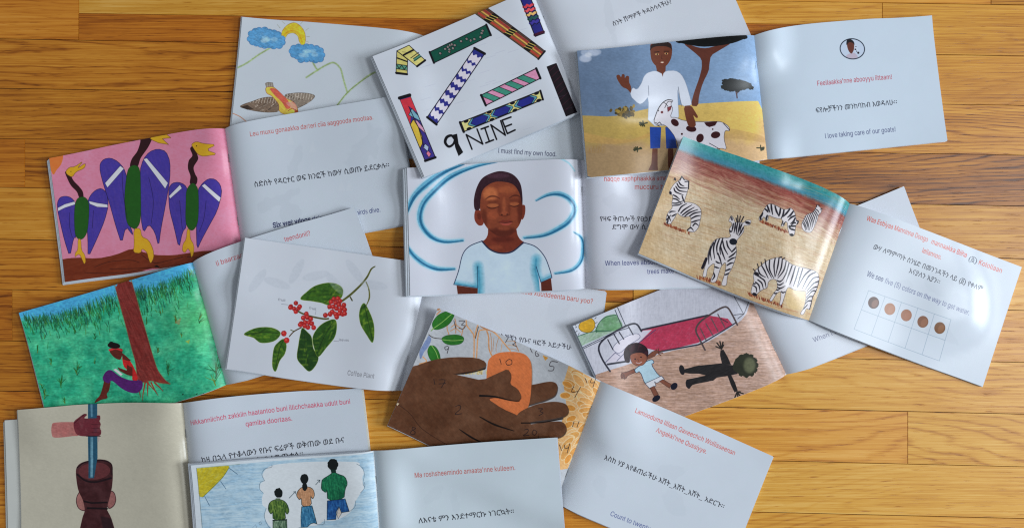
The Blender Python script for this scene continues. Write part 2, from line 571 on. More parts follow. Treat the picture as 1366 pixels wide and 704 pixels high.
def art_goat(p):
    p.src(740, 0, 2.933)
    c = p.c

    def sky(y0, y1, x0, x1):
        g = (_GX[y0:y1, x0:x1] / TW)
        gy = (_GY[y0:y1, x0:x1] / TH)
        a = np.array([96, 112, 136.]); b = np.array([146, 174, 208.])
        m = np.clip(.1 + .9 * g - .15 * (gy - .3), 0, 1)[..., None]
        return ((a * (1 - m) + b * m) + 10 * (cloudy(70, 2)[y0:y1, x0:x1, None] - .5)) / 255
    p.poly([(60, 180), (800, 120), (860, 660), (100, 720)], sky)

    def sand(y0, y1, x0, x1):
        n = cloudy(120, 5)[y0:y1, x0:x1]
        gy = (_GY[y0:y1, x0:x1] / TH)
        gx = (_GX[y0:y1, x0:x1] / TW)
        a = np.array([208, 178, 104.]); b = np.array([196, 164, 124.])
        m = np.clip((gy - .72) * 7 + (n - .5) * 2.5, 0, 1)[..., None]
        r = a * (1 - m) + b * m
        return np.clip(r * (.80 + .30 * gx)[..., None], 0, 255) / 255
    p.poly([(60, 458), (110, 455), (230, 460), (330, 435), (400, 420), (560, 410), (700, 402), (820, 396), (870, 700), (90, 740)], sand)
    p.poly([(100, 520), (200, 540), (300, 545), (370, 520), (360, 540), (240, 565), (110, 555)], (186, 148, 92), .6, sm=True, soft=2)
    p.poly([(500, 520), (640, 500), (830, 540), (830, 560), (700, 545), (560, 545)], (188, 152, 104), .5, sm=True, soft=2)
    for k in range(5):
        p.ell(130 + rng.uniform(-20, 35), 222 + rng.uniform(-14, 16), 22, 14, (176, 184, 202), alpha=.7, soft=3)
    p.ell(130, 222, 14, 9, (206, 208, 216), alpha=.6, soft=3)
    # big tree
    br = (104, 58, 46)
    p.poly([(498, 178), (520, 182), (560, 196), (590, 198), (640, 185), (690, 175), (640, 205), (606, 225), (600, 260), (598, 285), (575, 330), (560, 380), (557, 420), (528, 418), (540, 370), (562, 310), (572, 270), (570, 238), (545, 215)], br, sm=False)
    p.poly([(470, 170), (520, 163), (600, 155), (680, 148), (748, 140), (745, 155), (700, 175), (660, 184), (620, 190), (570, 192), (520, 184), (495, 178)], (20, 20, 22))
    for k in range(60):
        x = rng.uniform(480, 745)
        p.ell(x, 168 - (x - 480) * .075 + rng.uniform(4, 20) * math.sin((x - 480) / 265 * 3.14) ** .5, rng.uniform(5, 13), 6, (12, 13, 14), rough=.1)
    # small tree
    p.line([(708, 388), (706, 372), (700, 355)], 1.6, (90, 60, 60)); p.line([(706, 372), (722, 356)], 1.2, (90, 60, 60))
    for k in range(36):
        p.ell(704 + rng.normal(0, 24), 338 + rng.normal(0, 10), rng.uniform(7, 15), 8, (10, 14, 14), rough=.12)
    p.poly([(650, 330), (680, 312), (740, 322), (760, 330), (758, 350), (720, 356), (680, 365), (655, 350)], (10, 14, 14))
    # bushes
    for k in range(60):
        x, y = 276 + rng.normal(0, 20), 440 + rng.normal(0, 9)
        p.ell(x, y, 8, 5, random.choice([(132, 108, 48), (98, 80, 40), (158, 132, 62), (70, 60, 34)]), rng.uniform(0, 180), rough=.1)
    for cx, cy in ((345, 486), (323, 585), (802, 580)):
        for k in range(12):
            a = rng.uniform(0, 6.3)
            p.line([(cx, cy), (cx + 16 * math.cos(a), cy + 10 * math.sin(a))], 1.4, (56, 58, 32))
    for k in range(14):
        x = 130 + k * 5
        p.line([(x, 600), (x + rng.uniform(-8, 8), 565 + rng.uniform(0, 18))], .5, (160, 126, 74), .7)
    # boy
    sk = (112, 62, 44)
    p.poly([(392, 255), (432, 255), (430, 300), (418, 305), (400, 296)], sk)
    p.poly([(372, 200), (376, 178), (412, 170), (448, 176), (456, 200), (452, 235), (435, 262), (414, 270), (392, 262), (376, 238)], sk, sm=True)
    p.poly([(370, 208), (374, 180), (412, 172), (450, 174), (458, 208), (452, 196), (430, 188), (396, 188), (378, 194)], (46, 30, 28))
    p.ell(398, 219, 7, 3.5, (200, 160, 110)); p.ell(434, 217, 7, 3.5, (200, 160, 110))
    p.ell(399, 219, 3, 3, (30, 20, 20)); p.ell(434, 217, 3, 3, (30, 20, 20))
    p.line([(388, 211), (406, 209)], 1, (50, 28, 22)); p.line([(425, 208), (444, 208)], 1, (50, 28, 22))
    p.line([(417, 222), (415, 236), (420, 238)], .6, (80, 40, 30))
    p.ell(418, 251, 8, 3, (226, 200, 180)); p.line([(408, 250), (418, 255), (428, 250)], .8, (120, 50, 40))
    # arm with hand waving
    p.poly([(298, 372), (282, 352), (262, 345), (244, 318), (238, 300), (250, 296), (258, 308), (262, 294), (272, 296), (272, 312), (280, 300), (290, 304), (288, 325), (298, 345)], sk)
    shirt = (206, 210, 222)
    p.poly([(360, 290), (388, 282), (400, 285), (420, 296), (432, 283), (470, 282), (492, 296), (510, 330), (530, 400), (532, 416), (494, 420), (484, 380), (476, 350), (484, 490), (362, 496), (366, 380), (345, 405), (328, 412), (292, 378), (302, 345), (320, 356), (338, 330), (346, 305)], shirt, outline=(150, 158, 176), ow=.4)
    p.line([(366, 378), (364, 340)], .6, (120, 126, 140)); p.line([(480, 345), (486, 385), (494, 420)], .7, (110, 116, 130))
    p.poly([(414, 285), (424, 285), (420, 306)], sk)
    p.poly([(370, 498), (414, 500), (410, 580), (372, 582)], (42, 76, 158)); p.poly([(430, 500), (462, 498), (475, 580), (434, 582)], (42, 76, 158))
    p.poly([(380, 582), (400, 582), (400, 650), (402, 665), (364, 666), (376, 640)], sk)
    p.poly([(440, 582), (460, 582), (462, 640), (470, 660), (444, 672), (440, 640)], sk)
    # goat
    gw = (210, 206, 214)
    p.poly([(386, 470), (402, 430), (420, 405), (440, 394), (462, 396), (450, 410), (460, 430), (448, 462), (470, 462), (500, 475), (560, 480), (620, 478), (650, 480), (676, 498), (680, 516), (660, 512), (656, 545), (668, 588), (645, 580), (600, 590), (540, 600), (490, 610), (470, 540), (440, 500), (420, 488), (400, 492), (388, 486)], gw, outline=(60, 50, 56), ow=.5)
    p.line([(386, 472), (402, 430), (420, 405), (440, 394), (456, 396)], .8, (30, 26, 30), sm=True)
    p.line([(440, 420), (430, 408), (422, 404)], .7, (30, 26, 30)); p.line([(428, 425), (440, 402), (455, 402)], .7, (30, 26, 30), sm=True)
    sp = (64, 26, 30)
    p.poly([(438, 424), (454, 418), (450, 432), (440, 440)], (130, 40, 50), outline=sp, ow=.5)
    p.ell(417, 442, 5, 5, (110, 34, 40)); p.ell(404, 436, 1.5, 3, (20, 20, 20))
    p.line([(392, 482), (400, 486), (408, 480), (416, 490)], .8, (30, 26, 30)); p.line([(400, 492), (408, 496)], .8, (30, 26, 30))
    p.ell(467, 482, 17, 12, sp, 40); p.ell(494, 526, 4, 4, sp); p.ell(530, 506, 20, 12, sp, 10)
    p.ell(564, 542, 14, 17, sp, 20); p.ell(624, 530, 18, 13, sp, -10); p.ell(613, 508, 3, 3, sp)
    p.poly([(580, 482), (632, 478), (622, 494), (600, 500), (588, 494)], sp)
    p.line([(600, 562), (618, 572), (640, 585)], .7, (40, 30, 36)); p.line([(655, 486), (668, 500), (678, 512)], .8, (40, 30, 36))
    # right hand on the goat
    p.poly([(500, 418), (530, 416), (545, 440), (558, 462), (550, 466), (536, 450), (550, 490), (540, 502), (520, 498), (510, 470)], sk)


def art_birds(p):
    p.src(50, 160, 3.06)

    def pink(y0, y1, x0, x1):
        b = np.array([218, 142, 170.])
        n = cloudy(80, 6)[y0:y1, x0:x1, None] - .5
        return (b + 14 * n) / 255
    p.poly([(20, 120), (790, 0), (860, 560), (60, 720)], pink)
    p.poly([(50, 130), (108, 138), (114, 158), (106, 185), (90, 205), (72, 222)], (226, 128, 66), sm=True)

    def bark(y0, y1, x0, x1):
        n = streak(-10, 70, 6, 2)[y0:y1, x0:x1, None]
        return (np.array([122, 56, 32.]) + 16 * (n - .5)) / 255
    p.poly([(90, 572), (160, 560), (250, 562), (320, 545), (390, 515), (430, 528), (480, 540), (560, 540), (640, 528), (700, 522), (780, 530), (880, 520), (880, 640), (110, 720)], bark)
    for pts in ([(240, 595), (300, 572), (380, 562), (420, 570)], [(430, 540), (480, 570), (540, 560), (600, 545)], [(300, 600), (380, 595), (470, 590)], [(620, 545), (680, 548), (740, 540)], [(200, 620), (300, 618), (420, 600)]):
        p.line(pts, .7, (66, 28, 20), .9, sm=True)
    p.poly([(478, 585), (492, 578), (505, 588)], (30, 16, 14)); p.poly([(430, 602), (470, 592), (505, 590), (470, 604)], (214, 138, 168))
    blue, white, green, yel, bn = (78, 66, 164), (220, 218, 232), (42, 98, 36), (218, 172, 48), (58, 28, 34)
    out = (28, 22, 60)

    def wing(pts, tip, inner=None):
        p.poly(pts, blue, outline=out, ow=.5, sm=False, tex=.92 + .12 * streak(80, 30, 3, 4))
    # left bird
    wing([(92, 372), (90, 340), (100, 318), (122, 312), (145, 318), (164, 340), (165, 480), (155, 480), (140, 560), (118, 490), (102, 420)], 0)
    wing([(208, 345), (222, 310), (245, 288), (268, 282), (290, 300), (296, 350), (280, 410), (250, 480), (212, 562), (212, 480), (205, 400)], 0)
    p.poly([(92, 360), (120, 345), (160, 334), (162, 346), (120, 360), (93, 374)], white, outline=out, ow=.3)
    p.poly([(216, 332), (250, 340), (292, 346), (293, 358), (250, 356), (220, 344)], white, outline=out, ow=.3)
    p.poly([(122, 215), (140, 222), (155, 250), (178, 275), (192, 295), (194, 320), (178, 318), (168, 295), (145, 270), (130, 240)], bn, sm=True)
    p.poly([(124, 212), (140, 196), (160, 196), (196, 172), (168, 205), (205, 180), (200, 202), (165, 215), (150, 238), (128, 225)], yel, outline=(110, 80, 30), ow=.5)
    p.poly([(162, 345), (175, 320), (200, 318), (216, 345), (214, 420), (205, 465), (185, 486), (163, 470), (158, 400)], green, sm=True, outline=(30, 60, 30), ow=.4)
    p.poly([(172, 485), (184, 484), (186, 530), (200, 548), (204, 575), (198, 588), (188, 565), (178, 545), (166, 552), (160, 560), (162, 540), (172, 530)], yel, outline=(120, 84, 30), ow=.4)
    # middle bird
    wing([(262, 215), (262, 185), (278, 168), (305, 164), (335, 178), (360, 205), (372, 240), (372, 400), (392, 450), (395, 466), (366, 430), (348, 500), (325, 430), (300, 340), (275, 265)], 0)
    wing([(425, 215), (440, 170), (465, 142), (500, 130), (535, 140), (552, 180), (550, 250), (530, 350), (510, 440), (500, 508), (485, 450), (460, 420), (438, 455), (428, 400)], 0)
    p.poly([(282, 262), (345, 195), (360, 206), (292, 280)], white, outline=out, ow=.3)
    p.poly([(440, 170), (455, 166), (542, 262), (530, 284)], white, outline=out, ow=.3)
    p.poly([(432, 76), (480, 70), (478, 90), (460, 125), (430, 165), (415, 200), (386, 200), (392, 170), (415, 140), (428, 105)], bn, sm=True)
    p.poly([(478, 72), (520, 62), (556, 88), (520, 92), (546, 114), (505, 108), (480, 98), (470, 92)], yel, outline=(110, 80, 30), ow=.5)
    p.poly([(372, 230), (385, 200), (408, 194), (425, 215), (428, 300), (426, 400), (410, 436), (392, 436), (370, 410), (362, 320)], green, sm=True, outline=(30, 60, 30), ow=.4)
    p.poly([(398, 438), (426, 438), (430, 470), (460, 482), (478, 520), (480, 550), (466, 575), (458, 555), (452, 530), (432, 515), (425, 535), (395, 532), (400, 500)], yel, outline=(120, 84, 30), ow=.5)
    # right bird
    wing([(544, 320), (545, 280), (560, 262), (585, 258), (612, 268), (625, 290), (618, 430), (600, 450), (585, 515), (565, 430), (548, 370)], 0)
    wing([(665, 290), (685, 262), (710, 244), (735, 245), (755, 265), (762, 300), (745, 370), (710, 430), (680, 480), (660, 520), (658, 430)], 0)
    p.poly([(545, 312), (592, 268), (600, 282), (550, 322)], white, outline=out, ow=.3)
    p.poly([(682, 272), (694, 264), (758, 318), (752, 336)], white, outline=out, ow=.3)
    p.poly([(636, 128), (655, 118), (665, 150), (668, 170), (650, 200), (655, 225), (665, 245), (658, 268), (634, 264), (636, 235), (626, 205), (630, 175), (645, 155)], bn, sm=True)
    p.poly([(640, 112), (662, 100), (690, 108), (740, 108), (700, 132), (746, 146), (690, 158), (668, 152), (650, 128)], yel, outline=(110, 80, 30), ow=.5)
    p.poly([(620, 290), (640, 264), (656, 268), (668, 300), (666, 400), (650, 438), (630, 440), (615, 410), (616, 340)], green, sm=True, outline=(30, 60, 30), ow=.4)
    p.poly([(620, 438), (632, 440), (632, 475), (648, 500), (646, 535), (636, 550), (632, 525), (622, 512), (610, 530), (598, 522), (602, 495), (616, 478)], yel, outline=(120, 84, 30), ow=.4)
    p.ell(145, 214, 2, 2, (90, 60, 20)); p.ell(662, 118, 2.5, 2.5, (90, 60, 20))
    for pts in ([(352, 215), (356, 300), (372, 400)], [(462, 240), (480, 330), (470, 420)], [(138, 380), (140, 440), (150, 480)], [(235, 370), (230, 440)], [(590, 330), (596, 400), (600, 440)], [(700, 330), (690, 400), (670, 450)]):
        p.line(pts, .5, out, .8, sm=True)


def art_tree(p):
    p.src(20, 330, 3.06)

    def field(y0, y1, x0, x1):
        n = cloudy(60, 8)[y0:y1, x0:x1]
        n2 = streak(10, 26, 7, 5)[y0:y1, x0:x1]
        gy = _GY[y0:y1, x0:x1] / TH; gx = _GX[y0:y1, x0:x1] / TW
        a = np.array([46, 166, 132.]); b = np.array([84, 196, 154.]); c = np.array([124, 192, 110.])
        r = a + (b - a) * np.clip((n[..., None] - .5) * 2.4 + .5, 0, 1.2) + 30 * (n2 - .5)[..., None]
        m = np.clip((gx - .72) * 3, 0, 1) * np.clip(1 - abs(gy - .42) * 3.2, 0, 1)
        r = r * (1 - .6 * m[..., None]) + c * .6 * m[..., None]
        sk = np.array([84, 178, 226.])
        hz = .09 - .04 * np.cos(gx * 5 + .5) + .03 * np.sin(gx * 9) + .05 * (n - .5)
        s = np.clip((hz - gy) * 12 + .5 + (n2 - .5) * .8, 0, 1)[..., None]
        return (r * (1 - s) + sk * s) / 255
    p.poly([(0, 230), (740, 30), (900, 600), (80, 760)], field)
    # grass along the horizon: strokes in the page's own frame
    o = p.o

    def blade(u, v, h, lean, col, w):
        c = np.array(p.c, float)
        q = lambda U, V: (1 - U) * (1 - V) * c[0] + U * (1 - V) * c[1] + U * V * c[2] + (1 - U) * V * c[3]
        p.o = (0, 0, 1)
        p.line([q(u, v), q(u + lean * .5, v - h * .6), q(u + lean, v - h)], [w, w * .8, w * .3], col, .8)
        p.o = o
    cols = [(24, 96, 58), (34, 120, 62), (52, 136, 70), (30, 84, 74), (86, 140, 70), (20, 74, 50)]
    for k in range(900):
        u = rng.uniform(0.01, .99)
        hz = .09 - .04 * math.cos(u * 5 + .5) + .03 * math.sin(u * 9)
        v = hz + abs(rng.normal(0, .075)) + .0
        blade(u, v, rng.uniform(.03, .075), rng.normal(0, .008), random.choice(cols), rng.uniform(.5, 1.1))
    for (cx, cy, n, hh) in ((155, 470, 7, 28), (258, 500, 12, 45), (195, 560, 9, 50), (210, 625, 8, 26), (128, 600, 9, 40), (100, 420, 7, 30), (330, 460, 6, 20), (590, 415, 9, 24), (632, 500, 9, 60), (668, 290, 9, 34), (825, 520, 14, 90), (760, 290, 7, 40), (690, 350, 5, 20), (545, 300, 6, 25), (605, 265, 5, 20), (120, 560, 5, 30), (330, 360, 6, 26), (250, 340, 6, 26)):
        for k in range(n):
            a = rng.normal(0, .5)
            yb = cy + rng.uniform(-hh * .4, hh * .4)
            p.line([(cx, yb), (cx + math.sin(a) * hh * .5, yb - math.cos(a) * hh * .5)], [1.1, .4], random.choice([(40, 110, 50), (60, 120, 50), (110, 130, 60), (30, 90, 60)]), .9)
    p.poly([(662, 300), (690, 280), (682, 310)], (190, 140, 100), .5); p.poly([(705, 375), (725, 368), (720, 385)], (170, 180, 80), .7)
    # trunk

    def trunk(y0, y1, x0, x1):
        n = streak(80, 60, 4, 7)[y0:y1, x0:x1, None]
        return (np.array([132, 56, 52.]) + 34 * (n - .5)) / 255
    T = [(414, 150), (482, 128), (500, 190), (522, 270), (548, 360), (568, 430), (588, 490), (620, 530), (640, 542), (600, 540), (560, 530), (520, 540), (504, 530), (498, 460), (480, 400), (455, 300), (430, 210)]
    p.line(T + [T[0]], 1.8, (150, 120, 80), .6)
    p.poly(T, trunk)
    for a, b in (((520, 535), (500, 575)), ((535, 540), (522, 610)), ((550, 540), (545, 590)), ((560, 540), (588, 592)), ((575, 538), (610, 575)), ((590, 530), (640, 545)), ((512, 540), (515, 600)), ((545, 535), (575, 570))):
        p.line([a, lerp(a, b, .6), b], [2.2, 1.4, .5], (150, 66, 50), jit=1.5)
    # reader
    sk = (104, 44, 36)
    p.poly([(366, 540), (362, 520), (392, 528), (388, 570), (378, 588), (380, 604), (356, 612), (330, 625), (335, 612), (352, 590)], sk, sm=True)
    p.poly([(362, 530), (372, 502), (395, 492), (430, 515), (470, 530), (520, 532), (524, 560), (505, 580), (475, 580), (440, 565), (400, 535), (385, 545)], (92, 38, 116), sm=True)
    p.poly([(440, 432), (460, 440), (480, 460), (500, 500), (508, 532), (482, 532), (484, 505), (462, 490), (446, 475)], (196, 46, 46))
    p.poly([(438, 420), (452, 430), (478, 452), (470, 455), (445, 448)], sk)
    p.poly([(462, 470), (484, 480), (484, 515), (462, 510), (430, 494), (422, 480), (440, 486), (460, 492)], sk)
    p.poly([(392, 412), (438, 405), (442, 425), (435, 448), (418, 446), (400, 432)], sk, sm=True)
    p.line([(390, 412), (415, 404), (440, 412)], 2.6, (206, 62, 66))
    p.ell(408, 394, 26, 12, (30, 20, 22), 5); p.ell(398, 386, 10, 8, (26, 18, 20))
    p.poly([(404, 490), (416, 486), (444, 508), (436, 514)], (214, 214, 220))
    for x in (748, 775, 782, 690):
        p.line([(x, 585), (x + 5, 582)], 1, (20, 60, 40))


def leafshape(p, pts, base, hi, vein=None, seed=0):
    p.poly(pts, base, sm=True, outline=(118, 142, 50), ow=.5)
    p.setclip(pts, sm=True)
    c = np.mean(pts, 0); s = np.ptp(np.array(pts), 0)
    for k in range(46):
        x, y = c[0] + rng.uniform(-.5, .5) * s[0], c[1] + rng.uniform(-.5, .5) * s[1]
        a = math.atan2(s[1], s[0]) + rng.normal(0, .5)
        L = max(s) * .09
        p.line([(x - L * math.cos(a), y + L * math.sin(a) * rng.choice([-1, 1])), (x + L * math.cos(a), y - L * math.sin(a))], rng.uniform(1.2, 2.6), hi[k % len(hi)], .38, soft=1.6)
    p.setclip()
    if vein:
        p.line(vein, .7, (30, 52, 26), .8, sm=True)


def art_coffee(p):
    p.src(260, 270, 2.706)
    st = (92, 98, 50)
    p.line([(535, 352), (565, 330), (600, 298), (625, 268), (640, 240), (654, 230)], [2.6, 2.8, 2.6, 2.4, 2, 1.2], st, sm=True)
    p.line([(622, 285), (632, 310), (634, 340), (624, 366)], [1.4, 1.6, 2, 1], (110, 116, 64), sm=True)
    p.line([(565, 338), (572, 350)], 1.6, (80, 82, 50))
    p.line([(370, 385), (395, 398), (430, 408), (470, 415), (486, 414)], 2, (88, 88, 52), sm=True)
    p.line([(388, 446), (362, 460), (345, 478)], 1.4, (82, 66, 48), sm=True); p.line([(362, 460), (350, 455)], 1, st)
    H = [(112, 150, 44), (32, 70, 28), (80, 120, 36), (150, 176, 60), (26, 56, 26)]
    G = (62, 104, 38)
    leafshape(p, [(385, 345), (410, 318), (440, 298), (485, 288), (520, 294), (538, 312), (532, 340), (505, 350), (488, 366), (460, 358), (425, 352)], G, H)
    leafshape(p, [(182, 474), (210, 456), (245, 448), (285, 450), (312, 466), (300, 488), (275, 500), (240, 502), (215, 485)], G, H, [(190, 474), (250, 465), (305, 468)])
    leafshape(p, [(284, 560), (290, 520), (305, 500), (325, 488), (334, 510), (328, 540), (310, 565), (296, 602), (285, 590)], G, H, [(322, 495), (308, 530), (296, 590)])
    leafshape(p, [(374, 555), (378, 510), (385, 470), (392, 448), (410, 462), (425, 480), (432, 520), (450, 550), (440, 580), (418, 600), (395, 582)], (40, 76, 34), H, [(400, 470), (405, 530), (418, 590)])
    leafshape(p, [(430, 480), (450, 445), (480, 424), (510, 418), (516, 445), (508, 480), (480, 515), (450, 548), (436, 520)], (48, 88, 34), H, [(500, 430), (470, 480), (446, 535)])
    leafshape(p, [(598, 400), (604, 372), (616, 360), (632, 385), (648, 425), (652, 462), (646, 498), (625, 470), (604, 435)], G, H, [(616, 366), (632, 430), (646, 490)])

    def berries(pts, r):
        for x, y in pts:
            p.ell(x, y, r, r, (178, 50, 50), outline=(140, 34, 40), ow=.4, rough=.04)
            p.ell(x - 2, y - 2, r * .4, r * .35, (222, 110, 100), alpha=.7)
    rs = np.random.default_rng(3)
    berries([(368, 360), (350, 372), (362, 380), (378, 378), (368, 390), (348, 376), (382, 372)], 7.5)
    berries([(406, 398), (395, 412), (410, 410), (422, 415), (388, 432), (402, 428), (416, 428), (426, 432), (433, 446), (412, 445), (384, 436), (400, 440)], 8)
    berries([(505, 345), (520, 343), (528, 352), (495, 355), (512, 358), (524, 365), (542, 366), (535, 376), (490, 372), (503, 372), (515, 378), (528, 385), (545, 382), (500, 390), (512, 398), (526, 396), (538, 398), (492, 398), (516, 408), (475, 402), (545, 396)], 8)
    berries([(325, 468), (335, 492)], 9.5)
    g = (120, 126, 138)
    p.text("fruit", (303, 352), (330, 355), 2.6, g); p.text("fruit", (415, 380), (441, 385), 2.6, g)
    p.text("leaves", (524, 492), (560, 494), 2.6, g)
    p.line([(316, 364), (340, 366)], .4, g); p.line([(441, 386), (438, 400)], .4, g); p.line([(506, 492), (524, 494)], .4, g)
    p.text("Coffee Plant", (555, 612), (652, 625), 5.0, (122, 126, 136))
    # print on the back showing through
    for k in range(7):
        a = rng.uniform(0, 360)
        p.ell(230 + k * 70, 260 + rng.uniform(-20, 40), 50, 16, (178, 190, 204), a, alpha=.35, soft=2)


def art_hand(p):
    p.src(500, 380, 2.934)
    p.poly([(200, 40), (930, 380), (740, 900), (0, 640)], (176, 182, 190), tex=.9 + .2 * cloudy(50))
    or1, or2 = (196, 138, 88), (176, 124, 84)
    p.src(560, 400, 6.4)
    # stems drawn in ochre
    for pts, w in (([(310, 125), (370, 135), (395, 165), (400, 215), (440, 270), (462, 320), (462, 490)], 1.6), ([(500, 205), (480, 260), (472, 320)], 1.6), ([(485, 490), (490, 380), (500, 290), (520, 260), (600, 265), (660, 310), (720, 380), (770, 440)], 1.6),
                   ([(570, 270), (585, 320), (590, 420), (615, 480)], 1.8), ([(600, 290), (610, 360), (612, 450)], .8), ([(630, 330), (622, 440)], .7), ([(670, 330), (650, 400), (650, 450)], .7), ([(700, 370), (690, 440)], .7),
                   ([(520, 225), (560, 250), (640, 275), (700, 300)], 2.4), ([(700, 300), (790, 340), (820, 400), (840, 440)], 1.2), ([(740, 360), (800, 360)], .6), ([(750, 390), (810, 400)], .6), ([(760, 420), (830, 432)], .6),
                   ([(240, 200), (235, 240), (250, 290)], 1.2), ([(300, 160), (310, 200), (308, 280)], 1.2), ([(308, 210), (355, 245)], 1.), ([(305, 235), (350, 275)], 1.), ([(308, 200), (270, 230)], 1.), ([(305, 240), (265, 262)], 1.),
                   ([(395, 215), (370, 250), (358, 300)], 1.2), ([(160, 80), (200, 60), (240, 80), (300, 110)], 2.4), ([(30, 480), (60, 520), (0, 540)], 1.4), ([(180, 90), (150, 120)], 1.5)):
        p.line(pts, w, random.choice([or1, or2, (208, 150, 96)]), .85, sm=True)
    p.poly([(80, 300), (100, 330), (80, 390), (40, 440), (10, 500), (0, 440), (30, 380), (60, 330)], (112, 132, 176), .9, sm=True, tex=.6 + .6 * cloudy(20, 4))
    for k in range(40):
        x = rng.uniform(320, 575)
        p.line([(x, 630), (x + rng.uniform(-25, 25), 560 + rng.uniform(0, 60))], 1, random.choice([(206, 190, 120), (176, 146, 90), (196, 200, 190)]), .8)
    lf = (44, 112, 40)
    for pts, v in (([(110, 205), (130, 160), (170, 120), (230, 95), (285, 92), (300, 108), (285, 155), (250, 205), (190, 240), (130, 248)], [(110, 245), (190, 190), (290, 105)]),
                   ([(190, 328), (220, 305), (270, 296), (330, 298), (372, 318), (372, 350), (340, 375), (270, 382), (215, 365)], [(195, 335), (280, 345), (370, 340)]),
                   ([(70, 440), (78, 405), (95, 385), (130, 392), (160, 430), (176, 480), (170, 510), (110, 516), (85, 490)], [(105, 385), (140, 440), (162, 505)])):
        p.poly(pts, lf, sm=True, outline=(28, 70, 30), ow=.4, tex=.9 + .15 * cloudy(20, 2))
        p.line(v, .8, (156, 190, 110), sm=True)
    p.line([(80, 292), (120, 318), (185, 328)], .9, (60, 52, 50), sm=True); p.line([(100, 260), (122, 240)], 1, (110, 150, 70))
    # dahlia petals on the right
    p.src(690, 430, 3.708)
    p.setclip([(250, 215), (420, 300), (250, 720), (190, 720), (200, 560), (240, 400), (225, 300)])
    p.poly([(250, 215), (425, 295), (250, 720), (190, 720), (200, 560), (230, 440), (215, 350), (225, 290)], (206, 168, 118))
    for k in range(46):
        x, y = rng.uniform(235, 400), 235 + k * 10.4
        a = -70 + 110 * (1 - abs(y - 330) / 400) + rng.uniform(-25, 25)
        p.ell(x, y, rng.uniform(36, 48), rng.uniform(15, 20), random.choice([(200, 150, 86), (206, 160, 102), (212, 172, 122), (200, 154, 92)]), a, outline=(216, 194, 160), ow=1.)
        p.line([(x - 25, y - 5), (x + 25, y + 5)], .5, (216, 190, 150), .5)
    p.setclip()
    for x, y, a in ((245, 305, 25), (235, 358, 0), (262, 418, 15), (265, 470, -20), (250, 500, -30), (250, 670, -60)):
        p.ell(x, y, 26, 15, (200, 144, 72), a, outline=(216, 190, 150), ow=.9)
    p.poly([(122, 165), (150, 178), (135, 192)], (196, 146, 70))
    # egg-shaped orange card and the brown hands
    p.src(500, 380, 2.934)
    eg = [(440, 320), (452, 285), (490, 266), (560, 266), (598, 285), (612, 330), (608, 440), (590, 490), (560, 506), (520, 490), (450, 450), (436, 430)]
    p.poly([(x + 3, y + 4) for x, y in eg], (120, 80, 50), .6, sm=True, soft=1.5)
    br = (92, 58, 40)

    def brown(y0, y1, x0, x1):
        n = cloudy(18, 12)[y0:y1, x0:x1, None]; m = cloudy(130, 14)[y0:y1, x0:x1, None]
        return (np.array([104, 71, 51.]) + 18 * (n - .5) + 34 * (m - .5)) / 255
    sh = (46, 30, 24)

    def hand(pts, dx=2, dy=5):
        p.poly([(x + dx, y + dy) for x, y in pts], sh, .75, sm=True, soft=1.2)
        p.poly(pts, brown, sm=True)
    hand([(600, 400), (640, 385), (690, 378), (712, 392), (706, 425), (680, 442), (640, 455), (590, 462)])
    p.poly(eg, (200, 118, 72), sm=True, tex=.94 + .1 * cloudy(14, 3))
    hand([(560, 500), (620, 468), (690, 454), (740, 460), (756, 482), (745, 505), (700, 518), (640, 526), (570, 534)])
    hand([(540, 545), (600, 540), (680, 530), (730, 530), (748, 552), (736, 580), (690, 595), (600, 610), (520, 610)])
    big = [(60, 330), (150, 318), (230, 290), (310, 280), (400, 284), (436, 302), (432, 322), (380, 338), (305, 346), (360, 358), (420, 372), (480, 345), (520, 328), (534, 350), (526, 385), (560, 405), (574, 432), (562, 450), (520, 444), (470, 432), (440, 440), (500, 480), (560, 505), (600, 530), (640, 560), (640, 640), (400, 680), (200, 680), (20, 600)]
    p.poly([(x + 2, y + 5) for x, y in big], sh, .7, soft=1.2)
    p.poly(big, brown, sm=False)
    p.poly([(305, 346), (340, 342), (400, 334), (436, 322), (432, 330), (380, 342), (345, 348)], sh)
    p.line([(412, 430), (470, 434), (530, 448), (565, 452)], [2.6, 2, 1, .6], (20, 12, 10), sm=True)
    p.line([(412, 510), (470, 540), (546, 564)], [1, 2.4, .8], (26, 16, 12), sm=True)
    p.line([(334, 558), (380, 588), (430, 612)], [.8, 2.4, 1], (26, 16, 12), sm=True)
    p.line([(574, 534), (650, 532), (735, 518)], 1.4, (26, 16, 12), sm=True)
    p.line([(90, 462), (140, 500), (190, 560), (300, 625)], .8, (60, 36, 26), .8, sm=True)
    p.poly([(84, 458), (98, 460), (90, 470)], (196, 184, 160))
    # pencilled numbers
    n = (36, 28, 34)
    W = .75

    def st(*L):
        for l in L:
            p.line(l, W, n, .95, sm=len(l) > 2)
    st([(310, 138), (318, 170)], [(330, 140), (352, 142), (340, 156), (354, 160), (345, 172), (330, 168)])
    st([(405, 165), (393, 210)])
    st([(286, 238), (275, 242), (278, 252), (288, 248), (290, 240)], [(289, 248), (284, 266)])
    st([(520, 210), (510, 228)], [(535, 218), (550, 222), (545, 232), (538, 236), (554, 244)])
    st([(606, 252), (614, 268)], [(636, 256), (626, 268), (630, 282), (640, 278), (632, 270)])
    st([(712, 304), (688, 302), (682, 318), (698, 322), (694, 336), (676, 336)])
    st([(488, 290), (494, 310)], [(524, 292), (512, 302), (518, 314), (534, 310), (534, 296), (524, 292)])
    st([(232, 366), (236, 386)], [(252, 368), (276, 370), (262, 398)], [(252, 384), (278, 382)])
    st([(318, 470), (334, 466), (336, 480), (316, 500), (342, 498)])
